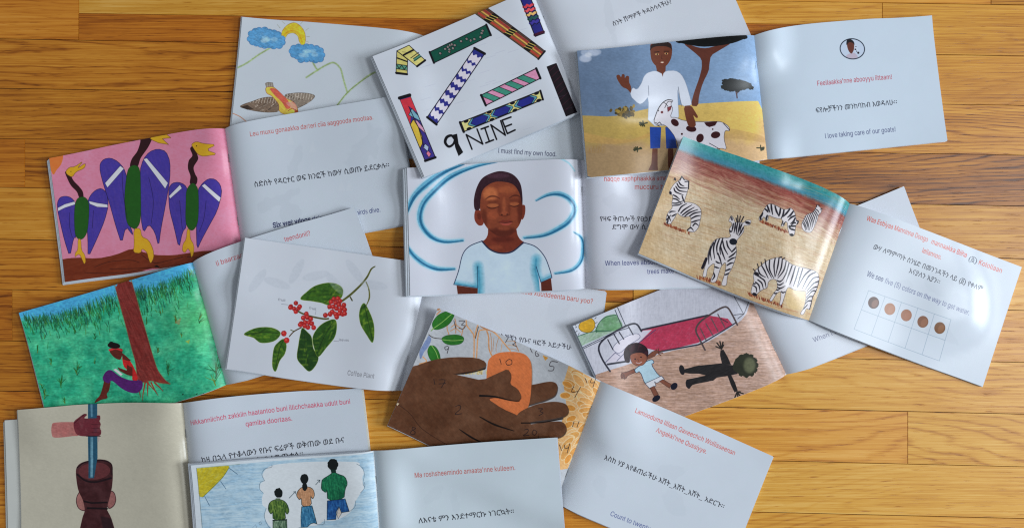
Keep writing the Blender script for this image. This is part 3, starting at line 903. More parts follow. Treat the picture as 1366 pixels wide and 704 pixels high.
    st([(640, 480), (656, 480), (646, 490), (658, 496), (642, 506)])
    st([(586, 560), (600, 558), (598, 570), (582, 582), (604, 580)], [(622, 560), (616, 572), (626, 580), (634, 568), (624, 560)])
    st([(150, 552), (162, 556), (146, 566), (142, 576), (154, 580), (160, 570), (148, 560), (150, 552)])
    st([(820, 364), (828, 382)], [(846, 366), (842, 380), (858, 380)], [(862, 366), (852, 398)])
    st([(776, 396), (768, 416), (792, 414)], [(802, 398), (780, 438)])
    st([(778, 530), (772, 550)], [(798, 530), (790, 552)])
    st([(722, 618), (730, 640)], [(742, 620), (744, 634), (758, 630)], [(762, 615), (752, 652)])


def art_bed(p):
    p.src(740, 370, 3.06)

    def wall(y0, y1, x0, x1):
        n = streak(-65, 30, 3, 3)[y0:y1, x0:x1, None]
        return (np.array([186, 192, 206.]) + 18 * (n - .5)) / 255
    p.poly([(40, 190), (760, -90), (960, 380), (280, 700)], wall)

    def floor(y0, y1, x0, x1):
        n = streak(20, 90, 3, 6)[y0:y1, x0:x1, None]; m = streak(24, 50, 2.2, 9)[y0:y1, x0:x1, None]
        gx = (_GX[y0:y1, x0:x1] / TW)[..., None]
        a = np.array([172, 144, 128.]) + 34 * (n - .5) + np.array([40, 44, 54.]) * (m - .45)
        return (a + np.array([10, 14, 18]) * gx) / 255
    p.poly([(120, 410), (200, 382), (300, 352), (450, 300), (600, 270), (700, 210), (770, 160), (800, 90), (850, 60), (1000, 400), (600, 700), (250, 640)], floor)
    # window with hill and sun
    p.poly([(70, 195), (248, 126), (278, 206), (108, 285)], (190, 200, 214))
    p.poly([(88, 240), (160, 215), (278, 200), (270, 205), (105, 278)], (134, 168, 140), .8, tex=.5 + .8 * streak(-25, 20, 3, 1))
    p.poly([(168, 222), (176, 190), (200, 162), (228, 152), (252, 155), (272, 205)], (98, 150, 104), .85, sm=True, tex=.5 + .8 * cloudy(20, 1))
    p.line([(168, 222), (176, 190), (205, 162), (250, 153)], .8, (44, 90, 70), sm=True); p.line([(86, 240), (150, 220), (230, 216)], .9, (40, 84, 76), sm=True)
    p.poly([(96, 200), (108, 178), (140, 164), (160, 178), (160, 205), (140, 222), (110, 218)], (196, 158, 40), sm=True, outline=(110, 96, 40), ow=.7, tex=.85 + .3 * cloudy(16))
    for a, b in (((162, 168), (168, 162)), ((164, 185), (172, 182)), ((164, 200), (170, 205)), ((88, 200), (82, 202)), ((90, 215), (84, 220)), ((98, 225), (94, 232)), ((85, 195), (80, 190))):
        p.line([a, b], .7, (60, 60, 60))
    blu = (44, 52, 68)
    p.line([(245, 132), (276, 208)], .9, blu); p.line([(256, 124), (288, 196)], .9, blu)
    p.line([(106, 286), (240, 222), (300, 205)], .8, blu); p.line([(106, 292), (250, 226)], .7, blu); p.line([(70, 195), (165, 400)], .9, (80, 90, 110))
    # bed
    p.poly([(355, 212), (620, 152), (700, 165), (720, 190), (580, 262), (430, 300), (330, 275)], (176, 62, 92), tex=.8 + .4 * streak(-30, 25, 3, 8))
    p.poly([(330, 275), (395, 212), (360, 215), (240, 300), (205, 345), (280, 340), (300, 300)], (196, 196, 212))
    p.poly([(236, 290), (255, 262), (300, 236), (335, 228), (345, 245), (300, 275), (262, 306)], (204, 206, 220), sm=True, outline=(70, 80, 110), ow=.5)
    p.line([(318, 282), (410, 212)], .8, (60, 70, 110)); p.line([(205, 345), (245, 305), (265, 318)], .7, (70, 80, 110)); p.line([(252, 338), (290, 300)], .7, (70, 80, 110))
    fr = (50, 52, 66)
    p.line([(355, 212), (480, 184), (620, 152)], 2.2, fr); p.line([(420, 300), (580, 270), (600, 262)], 1.8, fr)
    p.line([(215, 352), (290, 340)], 2.4, fr)
    p.line([(224, 380), (192, 330), (178, 285), (200, 250), (260, 212), (310, 190), (335, 192), (352, 218)], 2.3, fr, sm=True)
    for a, b in (((215, 252), (236, 292)), ((240, 230), (262, 268)), ((262, 222), (280, 250)), ((300, 200), (318, 232))):
        p.line([a, b], 1.5, fr)
    p.line([(608, 290), (588, 250), (572, 212), (590, 178), (640, 142), (680, 120), (700, 122), (718, 150), (738, 190)], 2.2, (84, 74, 76), sm=True)
    p.line([(600, 262), (730, 182)], 1.4, fr)
    for a, b in (((590, 205), (612, 250)), ((612, 185), (640, 232)), ((634, 165), (660, 215)), ((660, 148), (688, 200))):
        p.line([a, b], 1.4, (100, 86, 92))
    p.line([(672, 165), (700, 180)], 1, fr)
    p.line([(720, 65), (765, 148), (792, 90)], .7, fr); p.line([(725, 150), (765, 146), (740, 165)], .7, fr)
    # boy
    sk = (128, 84, 68)
    p.poly([(295, 398), (330, 382), (322, 370), (292, 382), (272, 386), (268, 396), (270, 408), (290, 408)], sk, outline=(60, 40, 40), ow=.5)
    for a in ((272, 385), (268, 398), (272, 408), (284, 412)):
        p.line([(285, 395), a], 1.3, sk); p.line([(282, 396), a], .4, (60, 40, 40))
    p.poly([(376, 330), (404, 318), (418, 302), (410, 294), (395, 300), (372, 320)], sk, outline=(60, 40, 40), ow=.5)
    for a in ((412, 290), (422, 288), (436, 294), (438, 304), (430, 314)):
        p.line([(416, 304), a], 1.4, sk); p.line([(418, 303), a], .4, (60, 40, 40))
    p.poly([(352, 352), (376, 336), (396, 330), (404, 344), (390, 350), (420, 395), (445, 405), (378, 428), (366, 432), (346, 378), (330, 388), (322, 372)], (172, 202, 218), outline=(40, 50, 80), ow=.7)
    p.poly([(366, 428), (432, 396), (444, 410), (412, 426), (404, 420), (410, 436), (384, 448)], (204, 210, 220), outline=(50, 60, 80), ow=.6)
    p.poly([(386, 446), (402, 438), (420, 472), (404, 482)], sk, outline=(60, 40, 40), ow=.5)
    p.poly([(424, 418), (438, 410), (472, 430), (464, 445)], sk, outline=(60, 40, 40), ow=.5)
    p.ell(411, 488, 18, 11, (22, 22, 44), -35); p.ell(483, 437, 16, 12, (22, 22, 44), -50)
    p.poly([(284, 335), (280, 305), (292, 280), (318, 266), (345, 266), (370, 280), (380, 302), (374, 325), (366, 312), (345, 306), (318, 310), (306, 322), (304, 342), (292, 345)], (44, 24, 34), sm=True)
    for k in range(60):
        a = rng.uniform(0, 6.28); r = rng.uniform(.5, 1)
        p.ell(330 + 44 * r * math.cos(a), 306 + 34 * r * math.sin(a) * (1 if math.sin(a) < 0 else .3), 8, 7, (44, 24, 34) if k % 3 else (66, 34, 46), rough=.1)
    p.poly([(306, 320), (318, 308), (350, 304), (372, 316), (372, 336), (356, 354), (334, 356), (314, 345)], (146, 96, 78), sm=True, outline=(70, 44, 44), ow=.5)
    p.ell(326, 330, 3, 3, (30, 20, 30)); p.ell(350, 322, 3, 3, (30, 20, 30)); p.line([(330, 344), (342, 348), (352, 342)], .8, (200, 190, 200)); p.line([(337, 330), (340, 338)], .5, (80, 50, 50))
    # the dark shape on the floor
    dk = (38, 36, 36)

    def shadow(y0, y1, x0, x1):
        n = streak(-10, 30, 3, 2)[y0:y1, x0:x1, None]
        return (np.array([40, 38, 40.]) + 22 * (n - .5)) / 255
    p.poly([(512, 372), (580, 352), (600, 352), (680, 345), (720, 350), (745, 352), (745, 382), (700, 392), (640, 402), (560, 412), (530, 420), (532, 442), (548, 440), (560, 428), (640, 412), (600, 385), (530, 385)], shadow)
    p.poly([(590, 352), (676, 342), (720, 356), (725, 385), (650, 400), (590, 384)], shadow)
    p.poly([(532, 410), (620, 390), (660, 395), (640, 412), (545, 428)], shadow)
    p.ell(515, 371, 11, 20, (34, 32, 38), -12); p.ell(540, 428, 10, 18, (34, 32, 38), -12)
    p.poly([(676, 345), (668, 310), (670, 290), (682, 288), (700, 320), (712, 348)], shadow)
    p.poly([(698, 392), (712, 388), (728, 420), (738, 450), (726, 458), (712, 430)], shadow)
    for a in ((652, 276), (656, 262), (668, 256), (680, 258), (682, 270)):
        p.line([(674, 285), a], 1.7, (44, 42, 40))
    for a in ((726, 480), (740, 482), (752, 478), (760, 462), (748, 455)):
        p.line([(736, 455), a], 1.7, (44, 42, 40))
    for a_ in np.linspace(0, 6.28, 13)[:-1]:
        p.ell(773 + 38 * math.cos(a_), 350 + 38 * math.sin(a_), 12, 11, (50, 54, 42), rough=.08)
    hd = [(728, 330), (748, 312), (775, 306), (800, 318), (812, 345), (808, 375), (785, 392), (755, 390), (735, 378), (718, 362)]
    p.poly(hd, (50, 54, 42), sm=True, soft=1)
    p.setclip(hd, sm=True)
    p.ell(786, 350, 24, 32, (118, 124, 98), alpha=.75, soft=6)
    p.setclip()


def art_mortar(p):
    p.src(0, 500, 3.45)
    p.a[:] *= np.array([1.02, .985, .94], np.float32)
    st = (44, 92, 118)
    p.poly([(413, 140), (456, 140), (456, 380), (440, 472), (414, 472), (412, 300)], st, tex=.9 + .2 * streak(88, 50, 4))
    p.poly([(424, 290), (436, 290), (434, 470), (422, 470)], (120, 164, 184), .9, tex=.6 + .6 * streak(88, 50, 4))
    p.poly([(424, 140), (434, 140), (434, 200), (426, 200)], (110, 156, 180), .8)
    p.poly([(456, 285), (468, 282), (462, 315)], (168, 150, 160), .6)
    p.poly([(246, 235), (262, 220), (350, 222), (372, 228), (370, 278), (340, 284), (262, 288), (246, 272)], (178, 116, 114), sm=True, tex=.8 + .35 * cloudy(30, 7))
    p.poly([(346, 226), (372, 200), (395, 186), (408, 190), (396, 205), (430, 206), (455, 204), (452, 195), (468, 194), (470, 210), (466, 218), (472, 232), (468, 250), (474, 262), (466, 282), (410, 286), (360, 276)], (112, 48, 60), sm=True, tex=.8 + .35 * cloudy(24, 5))
    for y in (232, 250, 268):
        p.line([(430, y), (470, y + 2)], .7, (70, 26, 36), .7)
    p.line([(350, 226), (395, 188)], .7, (60, 20, 30)); p.line([(405, 285), (470, 285)], .8, (50, 20, 30))
    dk = (58, 30, 38)

    def wood(y0, y1, x0, x1):
        n = cloudy(40, 8)[y0:y1, x0:x1, None]
        return (np.array([76, 40, 44.]) + 44 * (n - .5)) / 255
    p.poly([(386, 530), (365, 545), (358, 575), (368, 605), (392, 616), (415, 605)], (164, 116, 112), sm=True, outline=dk, ow=.8)
    p.poly([(515, 530), (534, 535), (542, 565), (532, 592), (508, 604), (500, 570)], (156, 108, 106), sm=True, outline=dk, ow=.8)
    p.poly([(356, 450), (362, 420), (385, 402), (430, 392), (470, 388), (508, 396), (524, 420), (528, 460), (524, 510), (512, 560), (500, 604), (505, 620), (520, 650), (545, 730), (560, 800), (350, 800), (366, 730), (385, 650), (396, 615), (388, 570), (366, 520)], wood, sm=True)
    p.ell(442, 440, 74, 38, (108, 58, 62), -4, tex=.8 + .4 * cloudy(30, 9)); p.line([(362, 455), (400, 482), (450, 488), (520, 470)], 2.2, (36, 18, 26), sm=True)
    p.line([(362, 425), (400, 400), (470, 392), (520, 408), (524, 455)], 1.4, (40, 20, 28), sm=True)
    p.poly([(414, 380), (456, 380), (440, 472), (414, 472)], st); p.poly([(424, 380), (436, 380), (434, 468), (423, 468)], (120, 164, 184), .9)
    p.line([(395, 575), (430, 582), (500, 578)], 2, (30, 14, 22)); p.line([(410, 605), (500, 606)], 2.2, (30, 14, 22))
    p.poly([(470, 640), (520, 650), (540, 740), (545, 800), (500, 800)], (34, 18, 26), .6, soft=3)


def art_people(p):
    p.src(240, 560, 4.888)
    p.poly([(60, 290), (1290, 180), (1340, 900), (120, 900)], (206, 214, 226))
    sk = [(122, 302), (1262, 208), (1300, 760), (170, 900)]

    def blue(y0, y1, x0, x1):
        n = streak(2, 80, 5, 4)[y0:y1, x0:x1, None]; m = streak(-3, 50, 3, 8)[y0:y1, x0:x1, None]
        return (np.array([176, 200, 220.]) + np.array([44, 32, 20.]) * (n - .5) - np.array([36, 22, 12.]) * np.clip(m - .5, 0, 1)) / 255
    p.poly(sk, blue)
    cloud = [(605, 290), (560, 320), (545, 355), (555, 385), (530, 410), (530, 445), (550, 466), (540, 500), (545, 545), (568, 565), (558, 610), (570, 650), (600, 690), (640, 740), (760, 720), (800, 680), (900, 670), (950, 640), (1010, 640), (1080, 610), (1130, 570), (1150, 520), (1180, 470), (1205, 430), (1195, 370), (1205, 330), (1180, 290), (1150, 262), (900, 262), (700, 275)]
    p.poly(cloud, (208, 214, 224), sm=True)
    g = (96, 112, 128)
    for pts in ([(605, 284), (603, 300), (560, 312), (540, 345), (558, 388)], [(558, 388), (530, 400), (525, 440), (550, 468)], [(568, 565), (556, 610), (568, 655), (590, 690)], [(1160, 275), (1195, 300), (1208, 345), (1200, 400), (1210, 425)], [(1210, 395), (1210, 430), (1185, 460)], [(1150, 510), (1150, 545), (1120, 575)], [(950, 630), (945, 660), (900, 665)], [(800, 680), (760, 700), (740, 730)]):
        p.line(pts, .5, g, .9, sm=True)
    # sun
    p.poly([(124, 304), (326, 290), (330, 300), (290, 360), (230, 425), (160, 492), (142, 490), (134, 470)], (196, 180, 50), sm=False, tex=.72 + .5 * streak(-48, 40, 4, 5))
    p.line([(330, 300), (290, 362), (230, 425), (160, 492)], .7, (110, 120, 60), sm=True)
    for a, b in (((328, 304), (382, 346)), ((275, 392), (308, 440)), ((172, 488), (202, 546))):
        p.line([a, b], .7, (70, 100, 130))
    p.line([(122, 302), (150, 620), (170, 860)], .5, (110, 120, 120)); p.line([(122, 302), (400, 282)], .4, (140, 160, 130))
    # people
    hair = (22, 28, 30)

    def patch(pts, c1, c2, seed, ang=85):
        def f(y0, y1, x0, x1):
            n = streak(ang, 22, 3, seed)[y0:y1, x0:x1, None]
            a = np.array(c1, float); b = np.array(c2, float)
            return (a + (b - a) * np.clip((n - .3) * 2, 0, 1)) / 255
        p.poly(pts, f, outline=(26, 40, 40), ow=.6)
    patch([(585, 535), (605, 515), (640, 505), (680, 512), (705, 535), (720, 580), (705, 605), (690, 580), (696, 640), (612, 640), (610, 585), (600, 605), (580, 575)], (52, 84, 40), (122, 146, 74), 3)
    patch([(612, 640), (702, 640), (706, 720), (665, 720), (658, 680), (650, 720), (612, 720)], (76, 104, 84), (150, 170, 150), 4)
    p.line([(612, 642), (702, 636)], 1.3, (24, 40, 36))
    p.ell(648, 466, 27, 32, hair, rough=.05); p.poly([(630, 500), (660, 500), (662, 516), (632, 516)], (90, 110, 80))
    patch([(775, 450), (800, 426), (850, 424), (876, 440), (886, 475), (872, 505), (858, 480), (866, 545), (800, 552), (798, 495), (785, 510), (764, 480)], (178, 134, 104), (206, 160, 128), 5)
    patch([(800, 552), (868, 545), (900, 660), (880, 655), (860, 660), (836, 682), (796, 684), (795, 610)], (44, 100, 140), (90, 150, 186), 6)
    p.ell(818, 374, 27, 32, hair, rough=.04); p.ell(820, 425, 17, 26, hair, rough=.04)
    patch([(935, 375), (985, 345), (1010, 325), (1040, 340), (1085, 355), (1102, 400), (1085, 435), (1078, 500), (970, 512), (966, 440), (960, 462), (928, 440), (930, 400)], (16, 96, 70), (44, 136, 96), 7)
    patch([(968, 512), (1085, 498), (1112, 578), (1062, 586), (1045, 548), (1028, 580), (1024, 630), (966, 634)], (26, 76, 140), (58, 118, 180), 8)
    p.poly([(1030, 600), (1045, 550), (1062, 590), (1040, 625)], (206, 196, 190), outline=(40, 60, 90), ow=.4)
    p.ell(1006, 280, 35, 38, hair, rough=.04); p.poly([(990, 312), (1024, 310), (1026, 330), (996, 336)], (20, 50, 44))
    for (a, b, c1, c2) in (((718, 498), (760, 455), (745, 458), (758, 470)), ((892, 410), (920, 380), (902, 380), (918, 395))):
        p.line([a, b], .6, (40, 60, 70)); p.line([c1, b, c2], .6, (40, 60, 70))
    p.line([(480, 690), (500, 670), (505, 690)], .4, g, .8); p.line([(520, 660), (530, 650), (540, 662), (528, 672), (520, 660)], .4, g, .8)


def art_boy(p):
    p.src(530, 180, 3.2)

    def wind(pts, w, side=0):
        p.line(pts, [w * .2, w, w * 1.2, w * 1.05, w * .6], (158, 204, 222), .85, sm=True, soft=3)
        p.line(pts, [w * .15, w * .75, w * .9, w * .7, w * .3], (84, 160, 192), .75, sm=True, soft=1.2, tex=.7 + .5 * cloudy(26, 2))
        q = [(x + 2, y + 3) for x, y in pts]
        p.line(q, [w * .1, w * .35, w * .3, w * .4, w * .15], (24, 92, 134), .75, sm=True, soft=1)
    wind([(425, 122), (330, 142), (230, 182), (160, 240), (110, 300), (100, 370), (140, 430), (200, 455), (280, 450)], 8.5)
    wind([(285, 130), (200, 162), (120, 218), (70, 270), (40, 340)], 9.5)
    wind([(30, 440), (60, 500), (110, 545), (170, 570), (245, 570)], 7.5)
    wind([(590, 285), (640, 262), (690, 258), (735, 280), (755, 320), (730, 370), (680, 405), (620, 430), (540, 440)], 8)
    wind([(750, 415), (785, 440), (792, 490), (780, 540), (740, 575), (670, 588)], 6)
    p.line([(690, 108), (730, 128), (755, 158)], 2.4, (150, 200, 216), .8, sm=True, soft=1)
    # neck and head
    sk = (132, 72, 50)
    p.poly([(388, 395), (508, 400), (512, 428), (524, 448), (545, 462), (500, 498), (440, 506), (390, 490), (358, 458), (378, 446), (388, 425)], (118, 58, 42))
    p.poly([(330, 340), (338, 322), (358, 330), (370, 360), (366, 385), (348, 388), (332, 368)], (130, 64, 48), sm=True)
    p.poly([(530, 310), (544, 306), (546, 330), (540, 356), (530, 362)], (122, 60, 44), sm=True)
    p.poly([(352, 300), (358, 240), (400, 208), (460, 205), (510, 222), (530, 260), (534, 330), (524, 380), (500, 412), (465, 432), (425, 428), (390, 405), (365, 365)], sk, sm=True)
    face = [(352, 300), (358, 240), (400, 208), (460, 205), (510, 222), (530, 260), (534, 330), (524, 380), (500, 412), (465, 432), (425, 428), (390, 405), (365, 365)]
    p.setclip(face, sm=True)
    for cx, cy, rx, ry, c_, al, sf in ((398, 258, 32, 30, (190, 120, 78), .8, 8), (470, 240, 40, 16, (164, 96, 62), .65, 7), (455, 418, 70, 20, (82, 36, 28), .75, 8), (370, 370, 14, 50, (92, 44, 32), .7, 6),
                                       (526, 330, 14, 60, (88, 40, 30), .7, 6), (408, 346, 24, 18, (158, 88, 60), .65, 6), (500, 348, 15, 18, (146, 80, 56), .6, 5),
                                       (455, 402, 26, 8, (154, 86, 60), .6, 4), (456, 300, 7, 30, (166, 98, 66), .65, 4), (458, 336, 13, 9, (160, 90, 62), .7, 3),
                                       (408, 290, 27, 7, (98, 48, 34), .5, 4), (500, 284, 24, 6, (98, 48, 34), .5, 4), (436, 318, 8, 24, (96, 46, 34), .5, 4), (478, 318, 6, 20, (96, 46, 34), .45, 4),
                                       (409, 305, 24, 8, (174, 108, 70), .8, 2.5), (500, 300, 21, 7, (168, 104, 68), .8, 2.5)):
        p.ell(cx, cy, rx, ry, c_, alpha=al, soft=sf)
    dk_ = (56, 26, 22)
    p.line([(382, 309), (394, 316), (412, 317), (434, 310)], [.4, 1.1, 1.2, .4], dk_, .95, sm=True, soft=.7)
    p.line([(480, 305), (494, 310), (508, 309), (522, 301)], [.4, 1.0, 1.1, .4], dk_, .95, sm=True, soft=.7)
    p.line([(376, 280), (396, 268), (420, 268), (438, 277)], [.6, 1.9, 1.7, .5], (72, 34, 28), .75, sm=True, soft=1.2)
    p.line([(478, 275), (496, 265), (514, 265), (526, 272)], [.5, 1.7, 1.6, .5], (72, 34, 28), .75, sm=True, soft=1.2)
    p.ell(446, 344, 5, 2.4, dk_, alpha=.85, soft=.7); p.ell(470, 343, 5, 2.4, dk_, alpha=.85, soft=.7)
    p.line([(434, 338), (438, 347), (458, 350), (478, 345), (480, 336)], [.4, .8, .7, .8, .4], (86, 40, 30), .7, sm=True, soft=1)
    p.poly([(434, 376), (450, 366), (463, 369), (476, 365), (492, 374), (478, 377), (455, 378)], (120, 56, 46), sm=True)
    p.poly([(436, 377), (460, 378), (490, 375), (478, 387), (455, 389)], (158, 82, 70), sm=True)
    p.line([(432, 376), (452, 377), (463, 378), (478, 376), (493, 373)], [.5, .9, .8, .9, .5], dk_, .9, sm=True, soft=.6)
    p.setclip()
    p.ell(350, 350, 8, 16, (96, 42, 32), -10, alpha=.7, soft=2)
    p.ell(450, 447, 50, 12, (88, 38, 30), alpha=.7, soft=5); p.ell(420, 480, 30, 10, (150, 84, 58), alpha=.55, soft=5)
    hair_ = [(332, 322), (328, 280), (340, 230), (365, 190), (410, 168), (450, 163), (495, 178), (525, 215), (534, 270), (532, 300), (520, 252), (492, 217), (440, 206), (400, 213), (366, 240), (356, 280), (352, 320)]
    p.poly(hair_, (54, 32, 42), sm=True, tex=.92 + .12 * streak(80, 12, 3))
    p.setclip(hair_, sm=True); p.ell(430, 182, 50, 10, (96, 66, 84), alpha=.5, soft=5); p.setclip()
    p.line([(392, 404), (430, 431), (470, 433), (505, 412)], 1.3, (84, 38, 30), .6, sm=True, soft=1.5)
    # shirt
    def shirt(y0, y1, x0, x1):
        n = cloudy(60, 4)[y0:y1, x0:x1, None]
        return (np.array([188, 212, 228.]) + 14 * (n - .5)) / 255
    S = [(362, 454), (395, 488), (440, 504), (490, 498), (538, 460), (590, 478), (628, 520), (650, 575), (658, 606), (612, 626), (602, 600), (610, 700), (340, 700), (344, 648), (290, 640), (242, 636), (262, 580), (280, 510), (310, 475)]
    p.poly(S, shirt)
    p.setclip(S)
    for pts, w in (([(345, 560), (350, 620), (350, 700)], 9), ([(592, 530), (590, 580), (606, 640), (612, 700)], 9), ([(250, 632), (300, 640), (345, 645)], 5), ([(652, 600), (612, 620)], 4)):
        p.line(pts, w * 1.3, (92, 170, 196), .75, sm=True, soft=6)
        p.line(pts, w * .3, (52, 136, 170), .6, sm=True, soft=2)
    p.setclip()
    p.line([(362, 454), (395, 488), (440, 504), (490, 498), (538, 460)], 1.8, (46, 52, 78), sm=True)
    p.line([(362, 454), (310, 475), (280, 510), (262, 580), (242, 636)], 1, (46, 62, 92), sm=True); p.line([(538, 460), (590, 478), (628, 520), (650, 575), (658, 606)], 1, (46, 62, 92), sm=True)
    p.line([(242, 636), (290, 642), (344, 650), (342, 560)], .9, (40, 90, 120), sm=False); p.line([(658, 606), (612, 626), (592, 560)], .9, (40, 70, 110))
    p.poly([(254, 640), (344, 652), (342, 700), (262, 700)], (98, 50, 38)); p.poly([(612, 626), (654, 608), (664, 700), (616, 700)], (98, 50, 38))
    p.poly([(0, 0), (0, 1), (1, 0)], sk)


def zebra(p, body, stripes, w=1.3, mane=()):
    dk = (34, 32, 42)
    p.poly(body, (206, 204, 210), sm=True, outline=(70, 66, 72), ow=.5)
    p.setclip(body, sm=True)
    for s in stripes:
        n = len(s)
        p.line(s, [w * .9] + [w * 1.2] * 3 + [w * .4], dk, .95, sm=True)
    p.setclip()
    for m in mane:
        p.line(m, w * .8, dk, .95)


def rib(a, b, n, bend=8, t0=0.04, t1=.96, j=3):
    """stripes running from edge line a to edge line b"""
    out = []
    pa = lambda L, t: np.array([np.interp(t * (len(L) - 1), range(len(L)), [q[0] for q in L]), np.interp(t * (len(L) - 1), range(len(L)), [q[1] for q in L])])
    for t in np.linspace(t0, t1, n):
        A = pa(a, t) + rng.normal(0, j * .4, 2); B = pa(b, t) + rng.normal(0, j * .4, 2)
        M = (A + B) / 2 + np.array([bend + rng.normal(0, j), rng.normal(0, j)])
        out.append([tuple(A), tuple(M), tuple(B)])
    return out


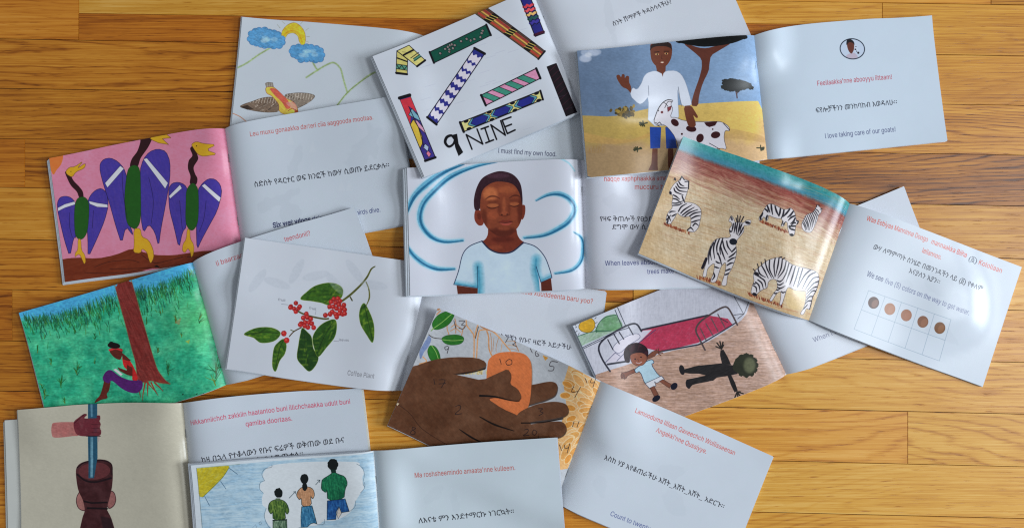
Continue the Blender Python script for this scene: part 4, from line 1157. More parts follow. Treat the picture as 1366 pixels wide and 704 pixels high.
def art_zebra(p):
    p.src(840, 180, 2.817)

    def ground(y0, y1, x0, x1):
        n = (.5 * streak(6, 34, 2.6, 3) + .5 * streak(62, 30, 2.6, 41))[y0:y1, x0:x1, None]; m = (.5 * streak(-14, 26, 2.2, 12) + .5 * cloudy(50, 14))[y0:y1, x0:x1, None]
        f = streak(3, 90, 3, 21)[y0:y1, x0:x1, None]
        gy = (_GY[y0:y1, x0:x1] / TH)[..., None]; gx = (_GX[y0:y1, x0:x1] / TW)[..., None]
        tan = np.array([198, 182, 156.]) + np.array([44, 52, 62.]) * (n - .5) + np.array([20, 34, 44.]) * (m - .5)
        edge = np.clip(1 - np.minimum(gx, np.minimum(1 - gy, 1)) * 9, 0, 1)
        tan = tan * (1 - .35 * edge) + np.array([176, 142, 92.]) * .35 * edge
        rd = np.array([134, 72, 66.]) + 44 * (m - .5) + 30 * (n - .5)
        k = np.clip((.36 - gy + .18 * (f - .5) + .05 * (n - .5)) * 4.2, 0, 1)
        c = tan * (1 - k) + rd * k
        tl = np.array([62, 146, 150.]) + np.array([50, 36, 30.]) * (n - .5) + 36 * (m - .5)
        gb = np.array([84, 122, 168.]); s2 = np.clip((gy - .03) * 16 + (n - .5), 0, 1)
        tl = tl * (1 - .45 * s2) + gb * .45 * s2
        k2 = np.clip((.125 - gy + .02 * (n - .5)) * 34, 0, 1)
        return np.clip(c * (1 - k2) + tl * k2, 0, 255) / 255
    p.poly([(150, -20), (860, 240), (700, 740), (0, 470)], ground)
    for k in range(520):
        x, y = rng.uniform(100, 760), rng.uniform(200, 620)
        L = rng.uniform(30, 90)
        p.line([(x, y), (x + L, y + L * rng.uniform(.2, .45))], .7, random.choice([(196, 176, 150), (168, 128, 92), (204, 190, 172), (150, 104, 84), (150, 100, 78), (170, 116, 84), (186, 150, 100)]), .30, jit=1)
    # earth under each zebra
    p.src(870, 220, 6.4)
    rs = (132, 62, 44)

    def tuft(a, b, n=46, h=16, w=1.1):
        for k in range(n):
            t = rng.random()
            x = a[0] + (b[0] - a[0]) * t; y = a[1] + (b[1] - a[1]) * t
            p.line([(x, y + rng.uniform(0, h)), (x + rng.uniform(-h * .5, h * .5), y - rng.uniform(0, h))], w, random.choice([rs, (150, 84, 56), (108, 48, 40), (170, 110, 76)]), .8)
    tuft((85, 498), (330, 590), 60, 14)
    # standing zebra, left
    zebra(p, [(136, 236), (160, 190), (185, 160), (215, 140), (238, 112), (262, 130), (300, 148), (298, 200), (285, 250), (272, 290), (268, 320), (310, 325), (360, 340), (400, 375), (410, 420), (400, 480), (388, 530), (350, 570), (290, 558), (318, 525), (322, 470), (310, 442), (265, 446), (225, 430), (205, 415), (185, 450), (158, 490), (150, 502), (115, 500), (112, 450), (130, 405), (160, 370), (158, 330), (165, 285), (160, 262), (140, 255)],
          [[(215, 150), (232, 175), (262, 190)], [(200, 165), (225, 200), (290, 205)], [(190, 190), (220, 225), (285, 235)], [(175, 205), (190, 235), (255, 262)], [(170, 262), (195, 275), (225, 300)], [(160, 290), (200, 300), (235, 330)],
           [(165, 330), (200, 330), (260, 310)], [(165, 350), (215, 345), (250, 330)], [(245, 270), (255, 300), (270, 330)],
           [(215, 400), (240, 360), (285, 335)], [(235, 415), (265, 385), (330, 345)], [(250, 430), (290, 400), (350, 365)], [(270, 440), (310, 410), (380, 385)], [(310, 440), (350, 415), (408, 405)], [(325, 460), (365, 440), (405, 435)], [(330, 490), (360, 480), (400, 470)], [(340, 520), (360, 500), (390, 520)], [(290, 558), (320, 535), (345, 560)],
           [(140, 410), (155, 400), (190, 400)], [(120, 430), (135, 450), (150, 480)], [(112, 470), (125, 460), (150, 430)], [(120, 500), (125, 480), (130, 440)], [(160, 440), (180, 430), (195, 420)]], 1.7,
          [[(175, 135), (182, 118), (188, 138)], [(225, 140), (240, 105), (262, 135)], [(268, 150), (302, 148)], [(232, 125), (240, 108)], [(300, 150), (298, 210)]])
    p.ell(146, 244, 10, 14, (36, 34, 46), -20)
    # standing zebra facing, centre
    p.src(920, 270, 5.867)
    tuft((60, 565), (240, 615), 55, 18)
    zebra(p, [(300, 210), (318, 180), (312, 160), (295, 150), (312, 112), (330, 130), (345, 160), (375, 160), (405, 165), (430, 148), (462, 150), (455, 180), (430, 186), (410, 190), (408, 230), (380, 268), (362, 290), (350, 320), (356, 380), (345, 440), (322, 500), (290, 560), (280, 625), (245, 622), (262, 560), (275, 500), (270, 460), (240, 490), (222, 540), (200, 600), (160, 598), (180, 540), (188, 470), (160, 480), (135, 510), (125, 560), (100, 560), (112, 500), (130, 440), (140, 380), (165, 320), (200, 285), (250, 275), (290, 275), (310, 262), (302, 240)],
          [[(330, 170), (325, 200), (318, 230)], [(345, 165), (342, 200), (335, 240)], [(365, 160), (355, 200), (352, 250)], [(380, 165), (372, 210), (362, 255)], [(395, 175), (385, 200), (380, 230)], [(405, 200), (388, 235), (370, 262)],
           [(302, 220), (310, 230), (322, 225)], [(200, 285), (180, 350), (190, 430)], [(225, 280), (205, 340), (210, 400)], [(250, 280), (230, 350), (235, 400)], [(180, 310), (155, 370), (165, 440)], [(160, 340), (145, 400), (145, 470)],
           [(250, 300), (262, 350), (290, 400)], [(235, 340), (250, 390), (270, 440)], [(215, 390), (230, 430), (245, 480)], [(280, 300), (290, 340), (320, 380)], [(300, 420), (330, 400), (355, 375)], [(290, 450), (320, 430), (350, 420)], [(285, 480), (310, 465), (335, 460)], [(275, 520), (300, 510), (312, 505)], [(270, 550), (285, 545), (300, 535)],
           [(190, 490), (205, 495), (225, 500)], [(180, 530), (190, 560), (170, 590)], [(200, 450), (215, 460), (235, 465)], [(320, 380), (340, 360), (356, 340)]], 1.75,
          [[(365, 158), (362, 110)], [(375, 155), (382, 115)], [(388, 158), (408, 120)], [(358, 160), (350, 130)], [(120, 430), (100, 480), (92, 502)]])
    p.ell(330, 305, 30, 24, (34, 38, 50), 10); p.ell(438, 166, 20, 10, (40, 38, 46), 15); p.ell(316, 132, 8, 18, (60, 58, 66), -20, alpha=.8)
    p.line([(125, 430), (108, 470), (96, 498)], 3.6, (36, 32, 44))
    # grazing zebra, upper right
    p.src(990, 260, 10.06)
    tuft((195, 360), (570, 520), 70, 22, 1.)
    zebra(p, [(195, 320), (230, 270), (265, 210), (300, 165), (350, 152), (420, 180), (500, 222), (560, 225), (600, 212), (645, 250), (665, 310), (680, 370), (705, 385), (695, 410), (672, 430), (662, 500), (645, 560), (600, 560), (575, 500), (562, 440), (560, 400), (535, 390), (510, 440), (480, 430), (495, 380), (480, 345), (430, 340), (370, 320), (320, 300), (310, 345), (285, 370), (270, 330), (250, 320), (230, 350), (200, 360)],
          [[(300, 175), (315, 215), (335, 262)], [(270, 215), (300, 240), (310, 260)], [(350, 160), (355, 215), (370, 290)], [(400, 185), (420, 250), (450, 310)], [(470, 215), (462, 270), (450, 315)], [(515, 230), (505, 290), (480, 340)], [(590, 225), (545, 280), (505, 320)], [(635, 255), (600, 300), (560, 330)], [(655, 310), (610, 330), (570, 370)], [(660, 340), (640, 380), (600, 410)], [(665, 400), (640, 400), (610, 430)], [(665, 440), (620, 440), (580, 440)], [(655, 490), (620, 480), (590, 470)], [(240, 265), (225, 300), (205, 330)], [(300, 300), (290, 330), (290, 360)], [(500, 380), (485, 410), (475, 430)], [(540, 390), (520, 410), (505, 420)], [(210, 310), (215, 340), (210, 350)]], 2.1,
          [[(680, 372), (705, 382), (690, 410)]])
    p.ell(618, 550, 26, 16, (34, 34, 40), 10); p.ell(590, 450, 14, 22, (44, 44, 52), -20)
    # seated zebra, far right
    zebra(p, [(750, 400), (770, 360), (800, 310), (850, 282), (885, 270), (920, 230), (940, 190), (962, 175), (985, 200), (1010, 225), (1000, 270), (970, 300), (955, 360), (925, 430), (880, 510), (830, 520), (780, 500), (752, 460)],
          rib([(752, 410), (800, 320), (880, 275), (930, 215)], [(790, 495), (860, 500), (930, 410), (985, 260)], 11, 10), 1.2,
          [[(945, 200), (940, 175)], [(970, 190), (975, 170)], [(990, 230), (1018, 222)]])
    # big grazing zebra, lower right
    p.src(990, 325, 7.04)
    p.poly([(400, 400), (560, 430), (540, 600), (400, 560)], (206, 186, 140), .6, sm=True, soft=3)
    tuft((40, 440), (360, 560), 80, 18, .9)
    for k in range(40):
        x = rng.uniform(60, 640)
        p.line([(x, 500 + (x - 60) * .27), (x + 30, 512 + (x - 60) * .27)], .9, (186, 140, 110), .5)
    zebra(p, [(70, 430), (78, 380), (95, 330), (88, 280), (105, 240), (150, 200), (200, 160), (260, 135), (320, 126), (380, 150), (440, 190), (520, 215), (600, 235), (660, 255), (700, 290), (712, 350), (690, 420), (650, 500), (640, 560), (620, 610), (590, 600), (560, 650), (530, 640), (560, 590), (578, 520), (575, 440), (540, 432), (470, 420), (410, 395), (388, 430), (370, 490), (350, 545), (330, 545), (340, 480), (335, 430), (300, 450), (260, 510), (240, 500), (275, 440), (305, 400), (298, 330), (255, 320), (225, 345), (215, 390), (170, 410), (130, 440), (115, 462), (90, 455)],
          [[(160, 190), (190, 240), (225, 310)], [(195, 165), (215, 230), (255, 305)], [(235, 145), (235, 230), (275, 310)], [(285, 132), (275, 200), (285, 300)], [(320, 130), (310, 200), (290, 290)], [(350, 140), (340, 220), (310, 290)], [(385, 160), (365, 240), (310, 310)], [(410, 180), (385, 270), (350, 330)],
           [(440, 200), (410, 280), (385, 350)], [(470, 212), (445, 300), (420, 370)], [(505, 222), (480, 310), (455, 385)], [(540, 230), (515, 310), (490, 400)],
           [(620, 240), (560, 290), (500, 390)], [(670, 265), (600, 300), (540, 410)], [(700, 310), (640, 325), (570, 420)], [(708, 350), (650, 370), (585, 440)], [(700, 400), (650, 410), (585, 460)], [(680, 440), (640, 440), (580, 500)], [(650, 490), (615, 490), (575, 530)], [(640, 530), (600, 530), (570, 560)],
           [(130, 220), (150, 270), (200, 300)], [(100, 270), (140, 290), (160, 300)], [(150, 300), (190, 330), (205, 390)], [(130, 320), (165, 350), (180, 400)], [(110, 340), (140, 370), (150, 420)], [(90, 370), (115, 390), (120, 430)], [(80, 350), (100, 355), (115, 350)],
           [(305, 330), (330, 340), (360, 320)], [(300, 360), (330, 370), (365, 350)], [(300, 385), (335, 400), (380, 380)], [(290, 410), (310, 415), (330, 405)], [(275, 440), (290, 445), (305, 440)], [(345, 430), (360, 440), (385, 430)], [(560, 600), (580, 580), (600, 560)]], 1.6,
          [[(640, 560), (625, 608)], [(135, 215), (125, 180)], [(165, 190), (158, 165)], [(105, 245), (88, 225)], [(200, 165), (192, 140)], [(320, 128), (345, 120)], [(355, 140), (372, 130)]])
    p.ell(118, 268, 24, 16, (40, 38, 48), 30); p.ell(102, 448, 22, 14, (40, 38, 48), 20)
    p.line([(710, 340), (690, 430), (650, 500), (628, 600)], 1.0, (50, 50, 62), .8, sm=True)


# ---- the text pages
def txt_A(p):
    p.src(530, 180, 3.2)
    p.text("l must find my own food.", (430, 74), (678, 92), 5.0, (58, 60, 88))


def txt_B(p):
    p.src(780, 0, 6.209)
    p.text("ስንት ሽማዎች ትዳስሳላችሁ?", (232, 235), (716, 40), 5.6, INK)
    p.ghost(4, 2, .03)


def txt_C(p):
    p.src(760, 180, 3.2)
    p.text("haqqe xaphphaakka ame", (142, 203), (412, 198), 5.0, RED)
    p.text("muccuru be", (272, 236), (412, 234), 5.0, RED)
    p.text("የዛፍ ቅጠሎች የፀኃይ", (124, 370), (350, 370), 5.8, INK)
    p.text("ደግሞ ውሃ ሲስ", (176, 404), (340, 404), 5.8, INK)
    p.text("When leaves absorb sunlight,", (146, 556), (478, 546), 5.0, NAVY)
    p.text("trees make fresh", (326, 590), (500, 584), 5.0, NAVY)
    p.ghost(5, 3, .03)


def txt_D(p):
    p.src(1000, 0, 2.934)
    p.text("Feellaakka'nne abooyyu iittaam!", (258, 350), (552, 318), 5.0, (180, 66, 80))
    p.text("ፍየሎቻችንን መንከባከብ እወዳለሁ፡፡", (252, 452), (572, 414), 6.0, (40, 44, 56))
    p.text("l love taking care of our goats!", (288, 547), (566, 518), 5.0, (72, 78, 116))
    p.src(1090, 30, 4.144)
    p.ell(188, 170, 68, 54, (188, 200, 218), -2)
    p.setclip([(188 + 67 * math.cos(a), 170 + 53 * math.sin(a)) for a in np.linspace(0, 6.283, 30)])
    p.poly([(150, 230), (155, 205), (172, 195), (200, 190), (216, 205), (222, 230)], (184, 174, 190))
    p.poly([(160, 130), (175, 120), (192, 128), (198, 150), (196, 175), (184, 195), (170, 185), (160, 160)], (104, 56, 46), sm=True)
    p.poly([(156, 150), (158, 125), (176, 118), (195, 130), (200, 148), (190, 138), (170, 135)], (24, 20, 28), sm=True)
    p.poly([(198, 160), (210, 150), (216, 165), (226, 185), (215, 190), (200, 180)], (196, 206, 222))
    p.ell(205, 172, 5, 4, (40, 36, 50)); p.ell(221, 190, 6, 6, (34, 30, 44)); p.ell(208, 158, 4, 2, (60, 56, 66)); p.ell(212, 182, 3, 3, (60, 56, 66))
    p.setclip()
    a = np.linspace(0, 6.2832, 40)
    p.line([(188 + 68 * math.cos(t), 170 + 54 * math.sin(t)) for t in a], 1.2, (36, 46, 62))


def txt_E(p):
    p.src(1130, 270, 5.415)
    rd = (206, 80, 66)
    p.text("Waa Eebiyaa Manninne Doogo", (120, 133), (560, 290), 5.2, rd)
    p.text("mannaakka Biiha", (585, 300), (845, 400), 5.2, rd); p.text("(፩)", (858, 420), (920, 442), 6.0, (90, 96, 110)); p.text("Kolollaan", (932, 445), (1098, 510), 5.2, rd)
    p.text("lellannoo.", (520, 362), (660, 415), 5.2, rd)
    p.text("ውሃ ለማምጣት ስንሄድ በመንገዳችን ላይ (፩) የቀለም", (165, 335), (960, 640), 6.0, (50, 54, 66))
    p.text("እናያለን እያን፡፡", (425, 505), (650, 590), 6.0, (70, 74, 86))
    p.src(1080, 240, 2.514)
    p.text("We see", (182, 320), (236, 340), 5.6, (46, 54, 100))
    p.text("five (5) colors on the way to get water.", (242, 343), (528, 452), 5.4, (104, 112, 150))
    g = (128, 150, 170)
    a, b, c, d = (190, 368), (468, 466), (430, 602), (142, 494)
    for t in np.linspace(0, 1, 6):
        p.line([lerp(a, b, t), lerp(d, c, t)], .45, g, .85)
    for t in (0, .5, 1):
        p.line([lerp(a, d, t), lerp(b, c, t)], .45, g, .85)
    for x, y, col, hi in ((207, 408, (92, 66, 60), (158, 122, 106)), (262, 429, (166, 122, 98), (176, 134, 112)), (318, 450, (158, 114, 92), (170, 124, 104)), (374, 472, (134, 98, 78), (160, 118, 96)), (431, 493, (128, 96, 74), (156, 118, 92))):
        p.ell(x, y, 18.5, 19.5, col)
        p.ell(x + 4, y + 3, 10, 14, hi, 30, alpha=.6, soft=2)
    p.ghost(4, 5, .025)


def txt_F(p):
    p.src(1000, 360, 4.4)
    p.text("When l walk,", (362, 416), (570, 340), 5.0, (106, 112, 140))


def txt_G(p):
    p.src(740, 500, 3.45)
    p.text("Lamooduma lillaan Qaxeechch Wollisseenan", (362, 168), (822, 366), 5.0, (200, 88, 84))
    p.text("Angakki'nne Qussiyye.", (460, 258), (692, 360), 5.0, (200, 88, 84))
    p.text("እስከ ሃያ እየቆጠራችሁ እሽት_እሽት_እሽት_ አድርጉ፡፡", (222, 378), (772, 610), 6.0, INK)
    p.text("Count to twenty, rub, rub, rub", (252, 632), (590, 770), 5.0, (84, 96, 150))
    p.ghost(3, 6, .02)


def txt_H(p):
    p.src(640, 380, 7.04)
    p.text("Hittakka xuuddeenta baru yoo?", (290, 62), (1056, 176), 5.2, (186, 92, 80))
    p.text("የትኞቹን የቡና ዛፎች አይታችሁ", (160, 490), (856, 604), 5.8, (58, 60, 72))
    p.ghost(4, 7, .02)


def txt_I(p):
    p.src(480, 560, 4.553)
    p.text("Ma roshsheemindo amaata'nne kulleem.", (336, 342), (944, 298), 5.2, (186, 88, 82))
    p.text("ለእናቴ ምን እንደተማርኩ ነገርኳት።", (360, 612), (936, 560), 6.4, (34, 36, 44))
    p.ghost(3, 8, .02)


def txt_K(p):
    p.src(260, 270, 2.706)
    p.text("li baarzaanoo dhokka", (90, 238), (300, 172), 5.0, (190, 84, 92))
    p.text("teendonii?", (330, 152), (422, 126), 5.0, (190, 84, 92))
    p.ghost(3, 9, .02)


def txt_L(p):
    p.src(290, 130, 3.2)
    p.text("Leu muxu gonaakka darteri ciia aaggooda mooltaa.", (150, 176), (668, 98), 4.9, (190, 92, 88))
    p.text("ስድስት የዳርተር ወፍ ክንፎች ከውሃ ሲወጡ ይደርቃሉ፡፡", (168, 386), (736, 300), 6.4, (40, 42, 52))
    p.text("Six wet wings", (246, 554), (404, 526), 5.2, (48, 54, 96), bold=.02)
    p.text("drip when the", (408, 525), (585, 500), 5.0, NAVY)
    p.text("birds dive.", (594, 500), (698, 487), 5.0, NAVY)
    p.ghost(6, 10, .03)
    for k in range(9):
        x = rng.uniform(120, 780); y = rng.uniform(140, 560)
        p.poly([(x, y), (x + 14, y - rng.uniform(20, 60)), (x + 30, y)], (206, 214, 224), .22, soft=2)


def txt_M(p):
    p.src(230, 500, 3.452)
    mg = (200, 66, 96)
    p.text("Hikkanniichch zakkiin haatantoo buni illichchaakka udult buni", (94, 229), (822, 130), 5.0, mg)
    p.text("qamiba doortaas.", (346, 240), (556, 214), 5.0, mg)
    p.text("ከዛ በኋላ የተቆላውን የቡና ፍሬዎች ወቅጠው ወደ ቡና", (148, 398), (796, 308), 6.6, (36, 38, 46))
    p.text("ዱቄት ይለውጡታል፡፡", (345, 412), (606, 374), 6.6, (36, 38, 46))

# ------------------------------------------------------------------ materials
def new_mat(name):
    m = bpy.data.materials.new(name)
    m.use_nodes = True
    nt = m.node_tree
    b = nt.nodes["Principled BSDF"]
    return m, nt, b


def N(nt, kind, **kw):
    n = nt.nodes.new(kind)
    for k, v in kw.items():
        setattr(n, k, v)
    return n


def math_node(nt, op, a, b=None, clamp=False):
    n = N(nt, 'ShaderNodeMath', operation=op, use_clamp=clamp)
    for i, v in enumerate((a, b)):
        if v is None:
            continue
        if isinstance(v, (int, float)):
            n.inputs[i].default_value = v
        else:
            nt.links.new(v, n.inputs[i])
    return n.outputs[0]


def paper_bump(nt, b, strength=.03):
    tc = N(nt, 'ShaderNodeTexCoord')
    n1 = N(nt, 'ShaderNodeTexNoise'); n1.inputs['Scale'].default_value = 900; n1.inputs['Detail'].default_value = 2
    nt.links.new(tc.outputs['Object'], n1.inputs['Vector'])
    bp = N(nt, 'ShaderNodeBump'); bp.inputs['Strength'].default_value = strength; bp.inputs['Distance'].default_value = .0002
    nt.links.new(n1.outputs['Fac'], bp.inputs['Height'])
    nt.links.new(bp.outputs['Normal'], b.inputs['Normal'])


def print_mat(name, img, rough=.34, spec=.33):
    m, nt, b = new_mat(name)
    t = N(nt, 'ShaderNodeTexImage'); t.image = img; t.interpolation = 'Cubic'; t.extension = 'EXTEND'
    nt.links.new(t.outputs['Color'], b.inputs['Base Color'])
    b.inputs['Roughness'].default_value = rough
    b.inputs['Specular IOR Level'].default_value = spec
    paper_bump(nt, b)
    return m


def paper_mat(name, col, rough=.5):
    m, nt, b = new_mat(name)
    tc = N(nt, 'ShaderNodeTexCoord')
    n1 = N(nt, 'ShaderNodeTexNoise'); n1.inputs['Scale'].default_value = 30; n1.inputs['Detail'].default_value = 3
    nt.links.new(tc.outputs['Object'], n1.inputs['Vector'])
    r = N(nt, 'ShaderNodeValToRGB')
    r.color_ramp.elements[0].position = .3; r.color_ramp.elements[1].position = .7
    r.color_ramp.elements[0].color = (*[c * .94 for c in col], 1); r.color_ramp.elements[1].color = (*col, 1)
    nt.links.new(n1.outputs['Fac'], r.inputs['Fac']); nt.links.new(r.outputs['Color'], b.inputs['Base Color'])
    b.inputs['Roughness'].default_value = rough
    paper_bump(nt, b)
    return m


M_PAPER = paper_mat("white_paper", (.69, .73, .79))
M_CREAM = paper_mat("cream_paper", (.74, .73, .67))
m, nt, b = new_mat("staple_steel")
b.inputs['Base Color'].default_value = (.55, .55, .56, 1); b.inputs['Metallic'].default_value = 1; b.inputs['Roughness'].default_value = .3
M_STEEL = m


def wood_mat():
    m, nt, b = new_mat("oak_floor_board")
    L = nt.links.new
    tc = N(nt, 'ShaderNodeTexCoord')
    seed = N(nt, 'ShaderNodeAttribute', attribute_type='OBJECT', attribute_name='grain_seed')
    tone = N(nt, 'ShaderNodeAttribute', attribute_type='OBJECT', attribute_name='tone')
    fig = N(nt, 'ShaderNodeAttribute', attribute_type='OBJECT', attribute_name='figure')
    red = N(nt, 'ShaderNodeAttribute', attribute_type='OBJECT', attribute_name='redness')
    cmb = N(nt, 'ShaderNodeCombineXYZ')
    L(seed.outputs['Fac'], cmb.inputs[0]); L(seed.outputs['Fac'], cmb.inputs[1])
    L(math_node(nt, 'MULTIPLY', seed.outputs['Fac'], 3.7), cmb.inputs[2])
    add = N(nt, 'ShaderNodeVectorMath', operation='ADD')
    L(tc.outputs['Object'], add.inputs[0]); L(cmb.outputs[0], add.inputs[1])

    def noise(vec, det=3, rough=.5, dist=0.):
        mp = N(nt, 'ShaderNodeMapping'); mp.inputs['Scale'].default_value = vec
        L(add.outputs[0], mp.inputs['Vector'])
        n = N(nt, 'ShaderNodeTexNoise'); n.inputs['Scale'].default_value = 1
        n.inputs['Detail'].default_value = det; n.inputs['Roughness'].default_value = rough; n.inputs['Distortion'].default_value = dist
        L(mp.outputs[0], n.inputs['Vector'])
        return n.outputs['Fac']
    # growth rings: level lines of a long soft noise, so they close into arcs as in flat-sawn oak
    field = noise((2.0, 15, 3), 1.5, .45, .35)
    wob = noise((18, 60, 3), 2, .5)
    sep = N(nt, 'ShaderNodeSeparateXYZ'); L(tc.outputs['Object'], sep.inputs[0])
    lean = N(nt, 'ShaderNodeAttribute', attribute_type='OBJECT', attribute_name='grain_lean')
    f2 = math_node(nt, 'ADD', math_node(nt, 'MULTIPLY', field, 16.0), math_node(nt, 'MULTIPLY', wob, .9))
    f2 = math_node(nt, 'ADD', f2, math_node(nt, 'MULTIPLY', sep.outputs[1], 130.0))
    f2 = math_node(nt, 'ADD', f2, math_node(nt, 'MULTIPLY', sep.outputs[0], lean.outputs['Fac']))
    fr = math_node(nt, 'ADD', math_node(nt, 'MULTIPLY', math_node(nt, 'SINE', math_node(nt, 'MULTIPLY', f2, 6.2832)), .5), .5)
    ring = math_node(nt, 'POWER', fr, 5.0)                      # thin late-wood line between soft early wood
    ringmod = noise((9, 40, 3), 2, .5)
    ring = math_node(nt, 'MULTIPLY', ring, math_node(nt, 'MULTIPLY', ringmod, 1.7))
    ring = math_node(nt, 'MULTIPLY', ring, fig.outputs['Fac'])
    dash = noise((30, 620, 3), 3, .6)                            # late wood is a band of short pores, not a drawn line
    ring = math_node(nt, 'MULTIPLY', ring, math_node(nt, 'MULTIPLY', math_node(nt, 'SUBTRACT', .72, dash), 3.6, True))
    fib = noise((9, 520, 3), 5, .7)
    fib2 = noise((5, 150, 3), 3, .55)
    big = noise((5, 14, 3), 2, .5)
    pores = noise((48, 1050, 3), 2, .5)
    pore = math_node(nt, 'MULTIPLY', math_node(nt, 'SUBTRACT', .40, pores), 9, True)
    pmask = math_node(nt, 'ADD', math_node(nt, 'MULTIPLY', fr, .7), .25)
    pore = math_node(nt, 'MULTIPLY', pore, pmask)
    v = math_node(nt, 'ADD', tone.outputs['Fac'], math_node(nt, 'MULTIPLY', math_node(nt, 'SUBTRACT', big, .5), .50))
    v = math_node(nt, 'SUBTRACT', v, math_node(nt, 'MULTIPLY', ring, .27))
    v = math_node(nt, 'ADD', v, math_node(nt, 'MULTIPLY', math_node(nt, 'SUBTRACT', fib, .5), 1.1))
    v = math_node(nt, 'ADD', v, math_node(nt, 'MULTIPLY', math_node(nt, 'SUBTRACT', fib2, .5), .40))
    v = math_node(nt, 'SUBTRACT', v, math_node(nt, 'MULTIPLY', pore, .42), True)
    r = N(nt, 'ShaderNodeValToRGB')
    cr = r.color_ramp
    cr.elements[0].position = 0; cr.elements[0].color = (.10, .028, .003, 1)
    cr.elements[1].position = 1; cr.elements[1].color = (.88, .53, .13, 1)
    for pos, c in ((.25, (.32, .105, .006, 1)), (.5, (.58, .24, .020, 1)), (.75, (.76, .385, .048, 1))):
        e = cr.elements.new(pos); e.color = c
    L(v, r.inputs['Fac'])
    mx = N(nt, 'ShaderNodeMix', data_type='RGBA', blend_type='MULTIPLY')
    mx.inputs['B'].default_value = (1.05, .70, .45, 1)
    L(red.outputs['Fac'], mx.inputs['Factor']); L(r.outputs['Color'], mx.inputs['A'])
    L(mx.outputs['Result'], b.inputs['Base Color'])
    rr = math_node(nt, 'ADD', math_node(nt, 'MULTIPLY', noise((7, 20, 3), 3, .6), .16), .30)
    L(rr, b.inputs['Roughness'])
    b.inputs['Specular IOR Level'].default_value = .42
    h = math_node(nt, 'SUBTRACT', math_node(nt, 'MULTIPLY', fib, .35), math_node(nt, 'MULTIPLY', pore, .8))
    h = math_node(nt, 'ADD', h, math_node(nt, 'MULTIPLY', noise((6, 26, 3), 2, .5), 1.2))
    bp = N(nt, 'ShaderNodeBump'); bp.inputs['Strength'].default_value = .25; bp.inputs['Distance'].default_value = .0004
    L(h, bp.inputs['Height']); L(bp.outputs['Normal'], b.inputs['Normal'])
    return m


M_WOOD = wood_mat()
m, nt, b = new_mat("dark_joint")
b.inputs['Base Color'].default_value = (.030, .014, .008, 1); b.inputs['Roughness'].default_value = .9
M_JOINT = m


def mesh_obj(name, verts, faces, mats, parent=None, smooth=True, fmat=None, uvs=None, loc=(0, 0, 0)):
    me = bpy.data.meshes.new(name)
    me.from_pydata([tuple(v) for v in verts], [], faces)
    for mm in mats:
        me.materials.append(mm)
    if fmat is not None:
        me.polygons.foreach_set('material_index', np.asarray(fmat, np.int32))
    me.polygons.foreach_set('use_smooth', np.full(len(faces), smooth))
    if uvs is not None:
        ul = me.uv_layers.new(name="UVMap")
        vi = np.empty(len(me.loops), np.int32); me.loops.foreach_get('vertex_index', vi)
        ul.data.foreach_set('uv', np.asarray(uvs, np.float32)[vi].ravel())
    me.update()
    o = bpy.data.objects.new(name, me)
    o.location = loc
    COL.objects.link(o)
    if parent:
        o.parent = parent
    return o


# ------------------------------------------------------------------ the floor
left_y = [-352, -284, -217, -149, -82, -15, 52, 118, 185, 250, 319, 386, 454, 521, 590, 658, 727, 796, 865, 934, 1003, 1072]
right_y = [-332, -264, -196, -128, -60, 7, 75, 141, 207, 275, 345, 414, 483, 552, 622, 691, 760, 830, 899, 968, 1037, 1106]


def row_y(i, x):
    return left_y[i] + (right_y[i] - left_y[i]) * x / 1366.0


sub = mesh_obj("floor", *(lambda x0, y0, x1, y1: ([(x0, y0, -.0208), (x1, y0, -.0208), (x1, y1, -.0208), (x0, y1, -.0208),
                                                  (x0, y0, -.0020), (x1, y0, -.0020), (x1, y1, -.0020), (x0, y1, -.0020)],
                                                 [(0, 3, 2, 1), (4, 5, 6, 7), (0, 1, 5, 4), (1, 2, 6, 5), (2, 3, 7, 6), (3, 0, 4, 7)]))(-1.32, -.75, 1.32, .68),
               [M_JOINT], smooth=False)
sub['kind'] = 'structure'
sub['label'] = 'oak strip floor of narrow honey brown boards under the books'
known = {4: [1322], 5: [105, 1177], 8: [33], 11: [16], 13: [1211]}
XL, XR = -740, 2100


def plank(i, x0, x1, ya0, ya1, yb0, yb1, tone, fig, red):
    """board between x0 and x1 ; top edge y at x0/x1 = ya0/ya1, bottom edge = yb0/yb1 (photo pixels)"""
    g = .14 + .30 * rng.random()
    c = [(x0 + g, ya0 + g), (x1 - g, ya1 + g), (x1 - g, yb1 - g), (x0 + g, yb0 - g)]
    cx, cy = pw((x0 + x1) / 2, (ya0 + yb1) / 2)
    W = [pw(*q) for q in c]
    bev = .00015
    V = []
    mid = np.mean(W, 0)
    for z, ins in ((-.0016, 0), (-.0005, 0), (0, bev)):
        for q in W:
            d = np.sign(np.array(q) - mid) * ins
            V.append((q[0] - d[0] - cx, q[1] - d[1] - cy, z))
    F = []
    for k in range(2):
        for j in range(4):
            a, b2 = k * 4 + j, k * 4 + (j + 1) % 4
            F.append((a + 4, b2 + 4, b2, a)[::1])
    F.append((11, 10, 9, 8))
    dz = rng.uniform(-.0002, .0001)
    o = mesh_obj("plank", V, [f[::-1] for f in F][:-1] + [(11, 10, 9, 8)], [M_WOOD], sub, smooth=False, loc=(cx, cy, dz))
    o['grain_seed'] = float(rng.uniform(0, 40)); o['tone'] = float(tone); o['figure'] = float(fig); o['redness'] = float(red); o['grain_lean'] = float(rng.uniform(-16, 16))
    return o


